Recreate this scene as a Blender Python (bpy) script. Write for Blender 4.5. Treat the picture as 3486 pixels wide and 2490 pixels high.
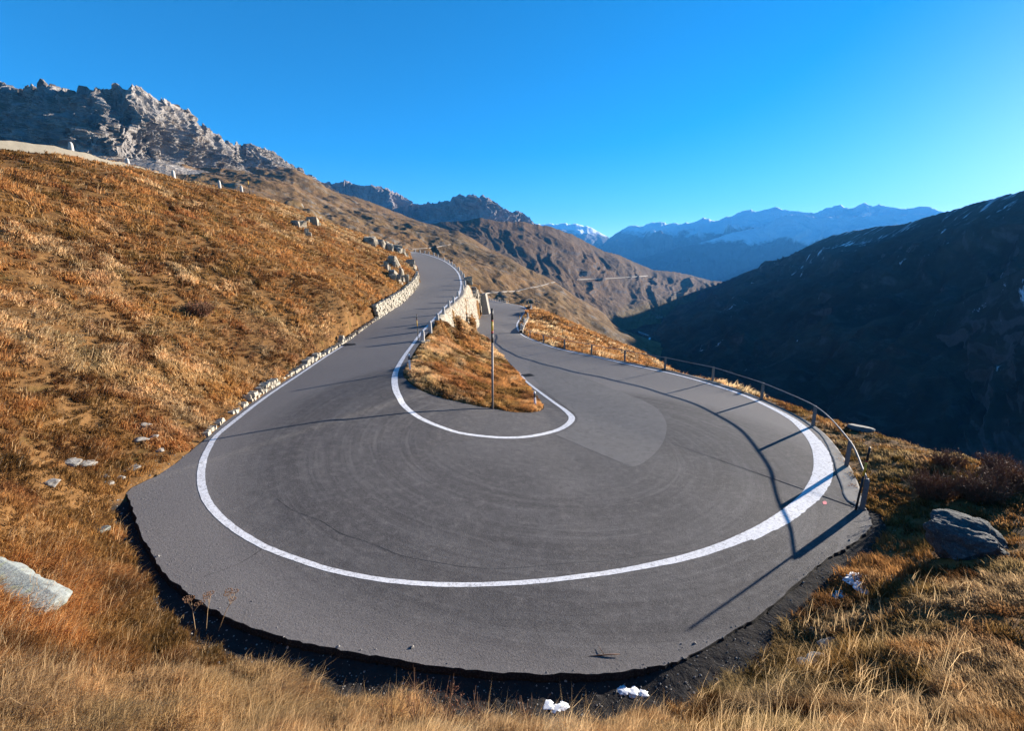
import bpy, bmesh, math, random
import numpy as np
from mathutils import Vector
from mathutils.bvhtree import BVHTree

for o in list(bpy.data.objects): bpy.data.objects.remove(o)
SC = bpy.context.scene
COL = SC.collection
random.seed(7); RNG = np.random.default_rng(11)

# ------------------------------------------------------------------ camera, world, sun
PITCH = math.radians(12.2); F = 1533.0; CAMH = 7.0
SUN_AZ, SUN_EL = math.radians(55.0), math.radians(11.2)
SUNDIR = Vector((math.sin(SUN_AZ)*math.cos(SUN_EL), math.cos(SUN_AZ)*math.cos(SUN_EL), math.sin(SUN_EL)))
cam = bpy.data.cameras.new('camera'); cam.lens = 36*F/3486; cam.sensor_width = 36; cam.sensor_fit = 'HORIZONTAL'
cam.clip_start = 0.1; cam.clip_end = 30000
camo = bpy.data.objects.new('camera', cam); COL.objects.link(camo)
camo.location = (0, 0, CAMH); camo.rotation_euler = (math.pi/2-PITCH, 0, 0); SC.camera = camo
W = bpy.data.worlds.new('World'); SC.world = W; W.use_nodes = True
wt = W.node_tree; wt.nodes.clear()
sky = wt.nodes.new('ShaderNodeTexSky'); sky.sky_type = 'NISHITA'; sky.sun_disc = False
sky.sun_elevation = SUN_EL; sky.sun_rotation = SUN_AZ; sky.altitude = 2400; sky.air_density = 1.0; sky.dust_density = 0.5; sky.ozone_density = 3.0
hs = wt.nodes.new('ShaderNodeHueSaturation'); hs.inputs['Saturation'].default_value = 1.38; hs.inputs['Value'].default_value = 1.0
bg = wt.nodes.new('ShaderNodeBackground'); bg.inputs[1].default_value = 0.05
wo = wt.nodes.new('ShaderNodeOutputWorld')
wt.links.new(sky.outputs[0], hs.inputs['Color']); wt.links.new(hs.outputs[0], bg.inputs[0]); wt.links.new(bg.outputs[0], wo.inputs[0])
sl = bpy.data.lights.new('sun', 'SUN'); sl.energy = 5.0; sl.angle = math.radians(0.53); sl.color = (1.0, 0.90, 0.77)
slo = bpy.data.objects.new('sun', sl); COL.objects.link(slo)
slo.rotation_euler = (-SUNDIR).to_track_quat('-Z', 'Y').to_euler(); slo.location = (60, 40, 60)
SC.view_settings.view_transform = 'Standard'; SC.view_settings.look = 'None'
SC.view_settings.exposure = 2.22; SC.view_settings.gamma = 1.0
SC.cycles.use_denoising = True
SC.cycles.max_bounces = 6; SC.cycles.volume_bounces = 0; SC.cycles.diffuse_bounces = 3; SC.cycles.transparent_max_bounces = 8

# ------------------------------------------------------------------ helpers
CP, SP = math.cos(PITCH), math.sin(PITCH)
def ray(u, v):
    dx = (u-1743)/F; dy = (1245-v)/F
    return np.array([dx, CP+dy*SP, dy*CP-SP])
CAMP = np.array([0, 0, CAMH])
def atz(u, v, z):
    r = ray(u, v); return CAMP + r*((z-CAMH)/r[2])
def atd(u, v, d):
    r = ray(u, v); return CAMP + r*(d/r[1])
def PT(t):                       # ('z'|'d', u, v, val) or plain xyz
    if t[0] == 'z': return atz(*t[1:])
    if t[0] == 'd': return atd(*t[1:])
    return np.array(t, float)

def _h(i, j, k, s):
    M = np.uint64(0xffffffff)
    h = (i.astype(np.int64)*374761393 + j.astype(np.int64)*668265263 + k.astype(np.int64)*2147483647 + s*974711).astype(np.uint64) & M
    h = ((h ^ (h >> np.uint64(13)))*np.uint64(1274126177)) & M
    h = ((h ^ (h >> np.uint64(16)))*np.uint64(2246822519)) & M
    h = h ^ (h >> np.uint64(15))
    return (h & np.uint64(0xffffff)).astype(np.float64)/0xffffff*2-1
def vnoise(x, y, z=None, s=0):
    x = np.asarray(x, float); y = np.asarray(y, float); z = np.zeros_like(x) if z is None else np.asarray(z, float)
    i, j, k = np.floor(x), np.floor(y), np.floor(z); fx, fy, fz = x-i, y-j, z-k
    fx = fx*fx*fx*(fx*(fx*6-15)+10); fy = fy*fy*fy*(fy*(fy*6-15)+10); fz = fz*fz*fz*(fz*(fz*6-15)+10)
    r = 0
    for a in (0, 1):
        for b in (0, 1):
            for c in (0, 1):
                w = (fx if a else 1-fx)*(fy if b else 1-fy)*(fz if c else 1-fz)
                r = r + w*_h(i+a, j+b, k+c, s)
    return r
def fbm(x, y, z=None, o=5, s=0, g=0.5, ridged=False):
    t = 0; a = 1.0; n = 0; f = 1.0
    for q in range(o):
        v = vnoise(np.asarray(x)*f+q*17.3, np.asarray(y)*f-q*9.1, None if z is None else np.asarray(z)*f+q*5.7, s+q)
        if ridged: v = 1-2*np.abs(v)
        t = t+a*v; n += a; a *= g; f *= 2.03
    return t/n
def smooth(e0, e1, x):
    t = np.clip((x-e0)/(e1-e0), 0, 1); return t*t*(3-2*t)

def mesh_from(name, V, Fc, m, parent=None, smooth_=True, col=None, uv=None):
    me = bpy.data.meshes.new(name)
    V = np.asarray(V, np.float32)
    if isinstance(Fc, np.ndarray):
        n = Fc.shape[1]; nf = len(Fc)
        me.vertices.add(len(V)); me.vertices.foreach_set('co', V.ravel())
        me.loops.add(nf*n); me.loops.foreach_set('vertex_index', Fc.astype(np.int32).ravel())
        me.polygons.add(nf); me.polygons.foreach_set('loop_start', np.arange(0, nf*n, n, dtype=np.int32))
        try: me.polygons.foreach_set('loop_total', np.full(nf, n, np.int32))
        except Exception: pass
        me.update(calc_edges=True)
    else:
        me.from_pydata([tuple(map(float, v)) for v in V], [], [tuple(map(int, f)) for f in Fc]); me.update()
    if col is not None:
        at = me.attributes.new('tint', 'FLOAT_COLOR', 'POINT'); c = np.ones((len(V), 4), np.float32); c[:, :col.shape[1]] = col
        at.data.foreach_set('color', c.ravel())
    if uv is not None:
        at = me.attributes.new('st', 'FLOAT_VECTOR', 'POINT'); c = np.zeros((len(V), 3), np.float32); c[:, :2] = uv
        at.data.foreach_set('vector', c.ravel())
    me.polygons.foreach_set('use_smooth', np.full(len(me.polygons), smooth_))
    me.materials.append(m)
    o = bpy.data.objects.new(name, me); COL.objects.link(o)
    if parent: o.parent = parent
    return o
def grid_faces(nr, nc, closed=False):
    r = np.arange(nr-1)[:, None]; c = np.arange(nc if closed else nc-1)[None, :]; c2 = (c+1) % nc
    return np.stack([r*nc+c, r*nc+c2, (r+1)*nc+c2, (r+1)*nc+c], -1).reshape(-1, 4)
def tag(o, label=None, cat=None, group=None, kind=None):
    if label: o['label'] = label
    if cat: o['category'] = cat
    if group: o['group'] = group
    if kind: o['kind'] = kind
    return o
def empty(name, loc, rz=0, label=None, cat=None, group=None):
    o = bpy.data.objects.new(name, None); COL.objects.link(o); o.location = [float(c) for c in loc]; o.rotation_euler = (0, 0, rz)
    o.empty_display_size = .2
    return tag(o, label, cat, group)
def copy_tree(o, parent=None):
    c = o.copy(); COL.objects.link(c); c.parent = parent
    for ch in list(o.children): copy_tree(ch, c)
    return c
def catmull(P, k):
    P = np.asarray(P, float); n = len(P); out = []
    for i in range(n-1):
        p0 = P[max(i-1, 0)]; p1 = P[i]; p2 = P[i+1]; p3 = P[min(i+2, n-1)]
        d1 = np.linalg.norm(p2-p1)+1e-9
        m1 = (p2-p0)*d1/(np.linalg.norm(p2-p1)+np.linalg.norm(p1-p0)+1e-9) if i > 0 else p2-p1
        m2 = (p3-p1)*d1/(np.linalg.norm(p3-p2)+np.linalg.norm(p2-p1)+1e-9) if i < n-2 else p2-p1
        for t in np.arange(k)/k:
            h = (2*t**3-3*t**2+1, t**3-2*t**2+t, -2*t**3+3*t**2, t**3-t**2)
            out.append(h[0]*p1+h[1]*m1+h[2]*p2+h[3]*m2)
    out.append(P[-1]); return np.array(out)
def resample(P, step):
    P = np.asarray(P, float); s = np.r_[0, np.cumsum(np.linalg.norm(np.diff(P, axis=0), axis=1))]
    t = np.linspace(0, s[-1], max(2, int(s[-1]/step)+1)); return np.stack([np.interp(t, s, P[:, a]) for a in range(P.shape[1])], 1), t
def tube(path, rad, n=8, cap=True):
    path = np.asarray(path, float); m = len(path); rad = np.broadcast_to(np.asarray(rad, float), (m,))
    V = []; up = Vector((0, 0, 1))
    for i in range(m):
        d = Vector(path[min(i+1, m-1)]-path[max(i-1, 0)]).normalized()
        a = d.cross(up if abs(d.z) < .95 else Vector((1, 0, 0))).normalized(); b = d.cross(a)
        for q in range(n):
            w = 2*math.pi*q/n; V.append(path[i]+rad[i]*(math.cos(w)*np.array(a)+math.sin(w)*np.array(b)))
    Fc = [tuple(f) for f in grid_faces(m, n, True)]
    if cap: Fc += [tuple(range(n-1, -1, -1)), tuple(range((m-1)*n, m*n))]
    return V, Fc
def merge(parts):
    V = []; Fc = []
    for v, f in parts:
        k = len(V); V += list(v); Fc += [tuple(i+k for i in q) for q in f]
    return V, Fc
def box(c, s, rz=0.0):
    cx, cy, cz = c; hx, hy, hz = s[0]/2, s[1]/2, s[2]/2; ca, sa = math.cos(rz), math.sin(rz); V = []
    for dz in (-hz, hz):
        for dx, dy in ((-hx, -hy), (hx, -hy), (hx, hy), (-hx, hy)): V.append((cx+ca*dx-sa*dy, cy+sa*dx+ca*dy, cz+dz))
    return V, [(3, 2, 1, 0), (4, 5, 6, 7), (0, 1, 5, 4), (1, 2, 6, 5), (2, 3, 7, 6), (3, 0, 4, 7)]

# ------------------------------------------------------------------ materials
class NT:
    def __init__(s, name, rough=.9, spec=.2):
        s.m = bpy.data.materials.new(name); s.m.use_nodes = True; s.t = s.m.node_tree
        s.b = s.t.nodes['Principled BSDF']; s.b.inputs['Roughness'].default_value = rough
        s.b.inputs['Specular IOR Level'].default_value = spec; s._g = None
    def n(s, typ, **kw):
        x = s.t.nodes.new(typ)
        for k, v in kw.items(): setattr(x, k, v)
        return x
    def link(s, a, b): s.t.links.new(a, b)
    def val(s, sock, v):
        if hasattr(v, 'is_output') or isinstance(v, bpy.types.NodeSocket): s.link(v, sock)
        else: sock.default_value = v
    def pos(s): 
        if not s._g: s._g = s.n('ShaderNodeNewGeometry')
        return s._g.outputs['Position']
    def obj(s): return s.n('ShaderNodeTexCoord').outputs['Object']
    def attr(s, name, out='Color'): return s.n('ShaderNodeAttribute', attribute_name=name).outputs[out]
    def mapp(s, vec, sc=(1, 1, 1), rot=(0, 0, 0)):
        x = s.n('ShaderNodeMapping'); s.link(vec, x.inputs[0]); x.inputs['Scale'].default_value = sc; x.inputs['Rotation'].default_value = rot; return x.outputs[0]
    def noise(s, vec, sc, det=5, rough=.55, dist=0.0, out=0):
        x = s.n('ShaderNodeTexNoise'); s.link(vec, x.inputs['Vector']); x.inputs['Scale'].default_value = sc
        x.inputs['Detail'].default_value = det; x.inputs['Roughness'].default_value = rough; x.inputs['Distortion'].default_value = dist; return x.outputs[out]
    def voro(s, vec, sc, feat='F1', out=0, rand=1.0):
        x = s.n('ShaderNodeTexVoronoi', feature=feat); s.link(vec, x.inputs['Vector']); x.inputs['Scale'].default_value = sc; x.inputs['Randomness'].default_value = rand; return x.outputs[out]
    def ramp(s, f, stops, interp='LINEAR'):
        x = s.n('ShaderNodeValToRGB'); s.link(f, x.inputs[0]); e = x.color_ramp; e.interpolation = interp
        while len(e.elements) < len(stops): e.elements.new(.5)
        for el, (p, c) in zip(e.elements, stops):
            el.position = p; el.color = (c, c, c, 1) if not hasattr(c, '__len__') else (*c, 1)
        return x.outputs[0]
    def mix(s, f, a, b, mode='MIX'):
        x = s.n('ShaderNodeMix', data_type='RGBA', blend_type=mode)
        for k, v in ((0, f), (6, a), (7, b)):
            if isinstance(v, tuple): v = (*v, 1)
            s.val(x.inputs[k], v)
        return x.outputs[2]
    def math(s, op, a, b=0.0, clamp=False):
        x = s.n('ShaderNodeMath', operation=op, use_clamp=clamp); s.val(x.inputs[0], a); s.val(x.inputs[1], b); return x.outputs[0]
    def slope(s, lo, hi):
        if not s._g: s.pos()
        x = s.n('ShaderNodeSeparateXYZ'); s.link(s._g.outputs['Normal'], x.inputs[0]); 
        return s.ramp(x.outputs[2], [(lo, 0.0), (hi, 1.0)])
    def bump(s, h, strength=.5, dist=.1, prev=None):
        x = s.n('ShaderNodeBump'); s.link(h, x.inputs['Height']); x.inputs['Strength'].default_value = strength; x.inputs['Distance'].default_value = dist
        if prev is not None: s.link(prev, x.inputs['Normal'])
        return x.outputs[0]
    def out(s, color, normal=None, rough=None):
        s.val(s.b.inputs['Base Color'], (*color, 1) if isinstance(color, tuple) else color)
        if normal is not None: s.link(normal, s.b.inputs['Normal'])
        if rough is not None: s.val(s.b.inputs['Roughness'], rough)
        return s.m

HC = (1.5, 20.0)     # centre of the bend
def m_asphalt():
    t = NT('asphalt', .88, .18); p = t.pos()
    sp = t.noise(p, 60, 3, .75); sp2 = t.noise(p, 16, 5, .75); mid = t.noise(p, 3.2, 6, .7, .4); big = t.noise(p, .35, 4, .55)
    c = t.mix(t.ramp(big, [(.3, 0.), (.7, 1.)]), (.072, .067, .067), (.103, .096, .095))
    sub = t.n('ShaderNodeVectorMath', operation='SUBTRACT'); t.link(p, sub.inputs[0]); sub.inputs[1].default_value = (HC[0], HC[1], 0)
    sx = t.n('ShaderNodeSeparateXYZ'); t.link(sub.outputs[0], sx.inputs[0])
    r = t.math('SQRT', t.math('ADD', t.math('MULTIPLY', sx.outputs[0], sx.outputs[0]), t.math('MULTIPLY', sx.outputs[1], sx.outputs[1])))
    ang = t.math('ARCTAN2', sx.outputs[1], sx.outputs[0])
    def arc(fr, fa, det):
        cb = t.n('ShaderNodeCombineXYZ'); t.link(t.math('MULTIPLY', r, fr), cb.inputs[0]); t.link(t.math('MULTIPLY', ang, fa), cb.inputs[1]); return t.noise(cb.outputs[0], 1.0, det, .6, .2)
    near = t.ramp(t.math('DIVIDE', r, 30.0), [(.12, 0.), (.2, 1.), (.38, 1.), (.55, 0.)])
    c = t.mix(t.math('MULTIPLY', t.ramp(arc(.9, 1.6, 4), [(.40, 0.), (.62, .66)]), near), c, (.058, .053, .054))
    c = t.mix(t.math('MULTIPLY', t.ramp(arc(5.5, 1.3, 3), [(.46, 0.), (.66, .50)]), near), c, (.045, .041, .043))
    c = t.mix(t.math('MULTIPLY', t.ramp(arc(3.6, 1.0, 4), [(.52, 0.), (.70, .50)]), near), c, (.150, .140, .135))
    c = t.mix(t.ramp(mid, [(.50, 0.), (.70, .55)]), c, (.155, .142, .135)); c = t.mix(t.ramp(mid, [(.30, .6), (.46, 0.)]), c, (.046, .042, .043))
    c = t.mix(t.ramp(t.math('DIVIDE', r, 30.0), [(.39, 0.), (.44, .8)]), c, (.180, .163, .154))
    c = t.mix(t.ramp(sp, [(.34, .75), (.48, 0.)]), c, (.022, .020, .022)); c = t.mix(t.ramp(sp, [(.57, 0.), (.72, .75)]), c, (.26, .245, .24))
    c = t.mix(t.ramp(sp2, [(.58, 0.), (.70, .6)]), c, (.034, .031, .033)); c = t.mix(t.ramp(sp2, [(.30, .4), (.42, 0.)]), c, (.18, .168, .16))
    b = t.bump(sp, .7, .014); b = t.bump(sp2, .45, .03, b)
    return t.out(c, b, t.ramp(sp2, [(.3, .8), (.7, .97)]))
def m_patch():
    t = NT('worn_asphalt', .9, .18); p = t.pos(); sp = t.noise(p, 70, 3, .7); b = t.noise(p, .8, 4)
    c = t.mix(b, (.112, .105, .102), (.158, .148, .143)); m2 = t.noise(p, 2.6, 6, .7, .4); c = t.mix(t.ramp(m2, [(.32, .55), (.5, 0.)]), c, (.075, .07, .068)); c = t.mix(t.ramp(m2, [(.55, 0.), (.72, .5)]), c, (.19, .178, .17)); c = t.mix(t.ramp(sp, [(.34, .6), (.5, 0.)]), c, (.03, .03, .03)); c = t.mix(t.ramp(sp, [(.57, 0.), (.72, .6)]), c, (.28, .26, .25))
    return t.out(c, t.bump(sp, .4, .008))
def m_edge_shade():
    t = NT('edge_shade_gravel', .95, .1); p = t.pos(); sp = t.noise(p, 38, 4, .75); v = t.voro(p, 26)  # near-black gravel tone, shade put into the colour of the asphalt's drop face
    c = t.mix(t.ramp(v, [(.0, 0.), (.6, 1.)]), (.042, .039, .038), (.016, .015, .015)); c = t.mix(t.ramp(sp, [(.60, 0.), (.78, .6)]), c, (.10, .085, .07))
    return t.out(c, t.bump(sp, .8, .03))
def m_paint():
    t = NT('road_paint', .7, .3); p = t.pos(); n = t.noise(p, 9, 6, .75, .3); f = t.noise(p, 60, 3, .7)
    cr = t.voro(t.mapp(p, (1, 1, 1)), 6, 'DISTANCE_TO_EDGE')
    c = t.mix(t.ramp(n, [(.35, 0.), (.65, 1.)]), (.60, .585, .58), (.74, .73, .735))
    c = t.mix(t.ramp(t.math('MULTIPLY', n, f), [(.17, .85), (.225, 0.)]), c, (.17, .16, .158))
    c = t.mix(t.ramp(cr, [(.0, .45), (.02, 0.)]), c, (.2, .19, .19))
    return t.out(c, t.bump(f, .3, .006))
def m_rock(name, a, b, dark, sc=1.0, lichen=None, bumpd=.15):
    t = NT(name, .92, .2); p = t.obj(); n = t.noise(p, 1.6*sc, 7, .65, .4); f = t.noise(p, 14*sc, 5, .7); v = t.voro(t.mapp(p, (1, 1, 2.2)), 2.2*sc, 'DISTANCE_TO_EDGE')
    c = t.mix(t.ramp(n, [(.3, 0.), (.7, 1.)]), a, b); c = t.mix(t.ramp(f, [(.35, .7), (.55, 0.)]), c, dark)
    if lichen: c = t.mix(t.ramp(t.noise(p, 5*sc, 5, .7), [(.56, 0.), (.66, .8)]), c, lichen)
    c = t.mix(t.ramp(v, [(0., .35), (.03, 0.)]), c, dark)
    bm = t.bump(n, .8, bumpd); bm = t.bump(f, .6, bumpd*.3, bm)
    return t.out(c, bm)
def m_soil():
    t = NT('hill_turf', .97, .05); p = t.pos()
    a = t.noise(p, .12, 5, .6); b = t.noise(t.mapp(p, (1, 1.0, 1), (0, 0, .6)), .9, 6, .65, .5); c3 = t.noise(p, 6, 5, .7)
    c = t.ramp(b, [(.25, (.050, .026, .011)), (.45, (.125, .064, .024)), (.6, (.19, .098, .035)), (.8, (.28, .16, .066))])
    c = t.mix(t.ramp(a, [(.4, 0.), (.65, .5)]), c, (.15, .085, .036))
    c = t.mix(t.ramp(t.noise(p, .5, 4, .6), [(.6, 0.), (.72, .6)]), c, (.055, .055, .012))
    c = t.mix(t.ramp(c3, [(.3, .6), (.5, 0.)]), c, (.022, .013, .007))
    g = t.attr('tint', 'Fac') if False else t.attr('tint')
    sx = t.n('ShaderNodeSeparateColor'); t.link(g, sx.inputs[0])
    grav = t.mix(c3, (.014, .013, .013), (.042, .038, .036))
    c = t.mix(sx.outputs[0], c, grav)
    bm = t.bump(b, .8, .15); bm = t.bump(c3, .8, .05, bm)
    return t.out(c, bm)
def m_grass():
    t = NT('dry_grass', .9, .1); c = t.attr('tint')
    d = t.n('ShaderNodeBsdfDiffuse'); tr = t.n('ShaderNodeBsdfTranslucent'); mx = t.n('ShaderNodeMixShader'); mx.inputs[0].default_value = .48
    t.link(c, d.inputs[0]); t.link(c, tr.inputs[0]); t.link(d.outputs[0], mx.inputs[1]); t.link(tr.outputs[0], mx.inputs[2])
    t.link(mx.outputs[0], t.t.nodes['Material Output'].inputs[0]); return t.m
def m_hill(name, grass, grass2, rocky, rock, sc, lo=.5, hi=.8, snow=None, gul=True, green=True):
    """distant slope: turf with rubble, gullies along st.y, optional snow streaks"""
    t = NT(name, .97, .05); p = t.pos(); st = t.attr('st', 'Vector')
    n1 = t.noise(p, .006*sc, 6, .6); n2 = t.noise(p, .03*sc, 7, .65); n3 = t.noise(p, .16*sc, 5, .7)
    c = t.mix(t.ramp(n1, [(.35, 0.), (.65, 1.)]), grass, grass2)
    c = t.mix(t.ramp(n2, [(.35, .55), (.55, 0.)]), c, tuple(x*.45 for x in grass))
    rk = t.mix(n3, rock, tuple(x*.4 for x in rock))
    f = t.math('ADD', t.math('MULTIPLY', t.math('SUBTRACT', 1.0, t.slope(lo, hi)), 1.0), t.ramp(t.math('ADD', t.math('MULTIPLY', n2, .6), t.math('MULTIPLY', n3, .4)), [(1-rocky-.08, 0.), (1-rocky+.04, 1.)]), True)
    c = t.mix(f, c, rk)
    zz = t.n('ShaderNodeSeparateXYZ'); t.link(p, zz.inputs[0])
    if green: c = t.mix(t.math('MULTIPLY', t.ramp(t.math('DIVIDE', t.math('ADD', t.math('ADD', zz.outputs[2], 235.0), t.math('MULTIPLY', n1, 60.0)), 200.0), [(.40, .85), (.78, 0.)]), 1.0), c, (.115, .115, .034))
    if gul:
        g = t.noise(t.mapp(st, (.05*sc, .006*sc, 1)), 1.0, 6, .65, .3); c = t.mix(t.ramp(g, [(.35, .5), (.55, 0.)]), c, tuple(x*.35 for x in grass))
    if snow:
        zs = t.n('ShaderNodeSeparateXYZ'); t.link(p, zs.inputs[0])
        g2 = t.noise(t.mapp(st, (.07*sc, .012*sc, 1), (0, 0, .25)), 1.0, 7, .72, .2); big = t.noise(p, .0035*sc, 4, .6)
        f2 = t.math('ADD', g2, t.math('MULTIPLY', t.math('SUBTRACT', big, .5), .50)); f2 = t.math('ADD', f2, t.math('MULTIPLY', zs.outputs[2], .00045))
        c = t.mix(t.ramp(f2, [(snow, 0.), (snow+.06, .85)]), c, (.75, .78, .85))
    b = t.bump(n2, .8, 6/sc); b = t.bump(n3, .8, 1.6/sc, b)
    return t.out(c, b)
def m_cliff(name, a, b, dark, turf, sc, snow=None, lo=.45, hi=.62):
    t = NT(name, .95, .1); p = t.pos(); st = t.attr('st', 'Vector')
    fl = t.noise(t.mapp(p, (.05*sc, .05*sc, .012*sc)), 1.0, 7, .68, .6); n3 = t.noise(p, .11*sc, 6, .7); n1 = t.noise(p, .012*sc, 4, .6)
    c = t.mix(t.ramp(n1, [(.35, 0.), (.65, 1.)]), a, b); c = t.mix(t.ramp(fl, [(.34, .8), (.52, 0.)]), c, dark); c = t.mix(t.ramp(n3, [(.35, .5), (.5, 0.)]), c, dark)
    tf = t.math('MULTIPLY', t.slope(lo, hi), t.ramp(t.noise(p, .03*sc, 6, .65), [(.42, 0.), (.6, .85)])); c = t.mix(tf, c, turf)
    if snow:
        z = t.n('ShaderNodeSeparateXYZ'); t.link(p, z.inputs[0]); h = t.math('MULTIPLY', t.math('SUBTRACT', z.outputs[2], snow[0]), 1/snow[1])
        g = t.noise(t.mapp(p, (.02*sc, .02*sc, .008*sc)), 1.0, 7, .7)
        c = t.mix(t.ramp(t.math('ADD', t.math('MULTIPLY', h, .5), t.math('SUBTRACT', g, .25)), [(.30, 0.), (.42, 1.)]), c, (.80, .82, .86))
    bm = t.bump(fl, 1.0, 9/sc); bm = t.bump(n3, .9, 3/sc, bm)
    return t.out(c, bm)
def m_plain(name, col, rough=.6, metal=0.0, nz=.25, sc=8, bumps=.1):
    t = NT(name, rough, .4); p = t.obj(); n = t.noise(p, sc, 5, .65); t.b.inputs['Metallic'].default_value = metal
    c = t.mix(t.ramp(n, [(.3, 0.), (.7, 1.)]), tuple(x*(1-nz) for x in col), tuple(min(1, x*(1+nz)) for x in col))
    return t.out(c, t.bump(n, bumps, .01))
def m_concrete(name, a, b, sc=1.0):
    t = NT(name, .93, .15); p = t.obj(); n = t.noise(p, 2*sc, 6, .65); f = t.noise(p, 26*sc, 4, .7)
    c = t.mix(t.ramp(n, [(.3, 0.), (.7, 1.)]), a, b); c = t.mix(t.ramp(f, [(.3, .5), (.45, 0.)]), c, tuple(x*.5 for x in a))
    return t.out(c, t.bump(f, .5, .012))
def m_wallstone():
    t = NT('rough_wall_stone', .94, .15); p = t.obj(); st = t.attr('st', 'Vector')
    v = t.voro(t.mapp(st, (1.0, 1.5, 1)), .9, 'DISTANCE_TO_EDGE'); n = t.noise(p, 1.2, 7, .7, .3); f = t.noise(p, 8, 5, .7)
    c = t.mix(t.ramp(n, [(.3, 0.), (.7, 1.)]), (.25, .215, .165), (.40, .355, .28)); c = t.mix(t.ramp(v, [(0., .75), (.07, 0.)]), c, (.12, .10, .08))
    c = t.mix(t.ramp(t.noise(st, .8, 4, .6), [(.58, 0.), (.64, .8)]), c, (.06, .05, .045)); c = t.mix(t.ramp(f, [(.3, .5), (.45, 0.)]), c, (.22, .18, .14))  # dark blotches paint the shade of holes between the blocks
    bm = t.bump(t.ramp(v, [(0., 0.), (.12, 1.)]), .8, .12); bm = t.bump(n, .8, .15, bm); return t.out(c, t.bump(f, .6, .04, bm))
M = dict(asphalt=m_asphalt(), patch=m_patch(), gravel=m_edge_shade(), paint=m_paint(), soil=m_soil(), grass=m_grass(),
    boulder=m_rock('dark_boulder_rock', (.055, .06, .063), (.12, .125, .122), (.025, .025, .028), 2.6, (.22, .23, .19), .12),
    slab=m_rock('pale_slab_rock', (.19, .21, .20), (.27, .29, .275), (.14, .14, .13), 1.2, (.24, .26, .16), .06),
    outcrop=m_rock('hill_rock', (.30, .26, .20), (.44, .38, .30), (.07, .055, .045), .8, (.20, .17, .10), .3),
    stone=m_rock('field_stone', (.20, .19, .175), (.32, .30, .27), (.15, .13, .11), 2.5, None, .04),
    darkstone=m_rock('grey_slab_rock', (.11, .11, .11), (.17, .165, .16), (.05, .05, .05), 2.5, None, .04),
    drystone=m_rock('dry_wall_stone', (.30, .265, .21), (.46, .42, .34), (.16, .13, .10), 1.6, None, .05),
    bollard=m_concrete('bollard_stone', (.38, .35, .32), (.52, .49, .45), 2.0), concrete=m_concrete('kerb_concrete', (.24, .215, .18), (.34, .305, .26)),
    oldconcrete=m_concrete('old_concrete', (.15, .135, .11), (.21, .19, .155)), wall=m_wallstone(), snow=m_plain('old_snow', (.62, .64, .68), .6, 0, .06, 12, .4),
    steel=m_plain('weathered_steel', (.20, .195, .19), .75, .25, .3, 20, .2), pole=m_plain('galvanised_pole', (.26, .22, .20), .6, .2, .25, 9, .15),
    black=m_plain('black_band', (.012, .012, .013), .5, 0, .2), yellow=m_plain('yellow_band', (.75, .42, .03), .5, 0, .1), red=m_plain('red_band', (.55, .03, .02), .5, 0, .1),
    white=m_plain('white_plastic', (.80, .80, .80), .45, 0, .04), twig=m_plain('dry_stem', (.16, .085, .045), .9, 0, .4, 14, .3), pale_stem=m_plain('pale_stem', (.34, .23, .13), .9, 0, .4, 14, .3),
    leaf=m_plain('dead_leaf', (.17, .055, .022), .8, 0, .5, 30, .3), greenleaf=m_plain('frosted_leaf', (.06, .09, .035), .7, 0, .5, 20, .3), grate=m_plain('iron_grate', (.012, .012, .012), .7, .3),
    pink=m_plain('pink_spray', (.75, .16, .18), .8, 0, .1), crack=m_plain('crack_filler', (.022, .021, .022), .9, 0, .3))

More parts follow.
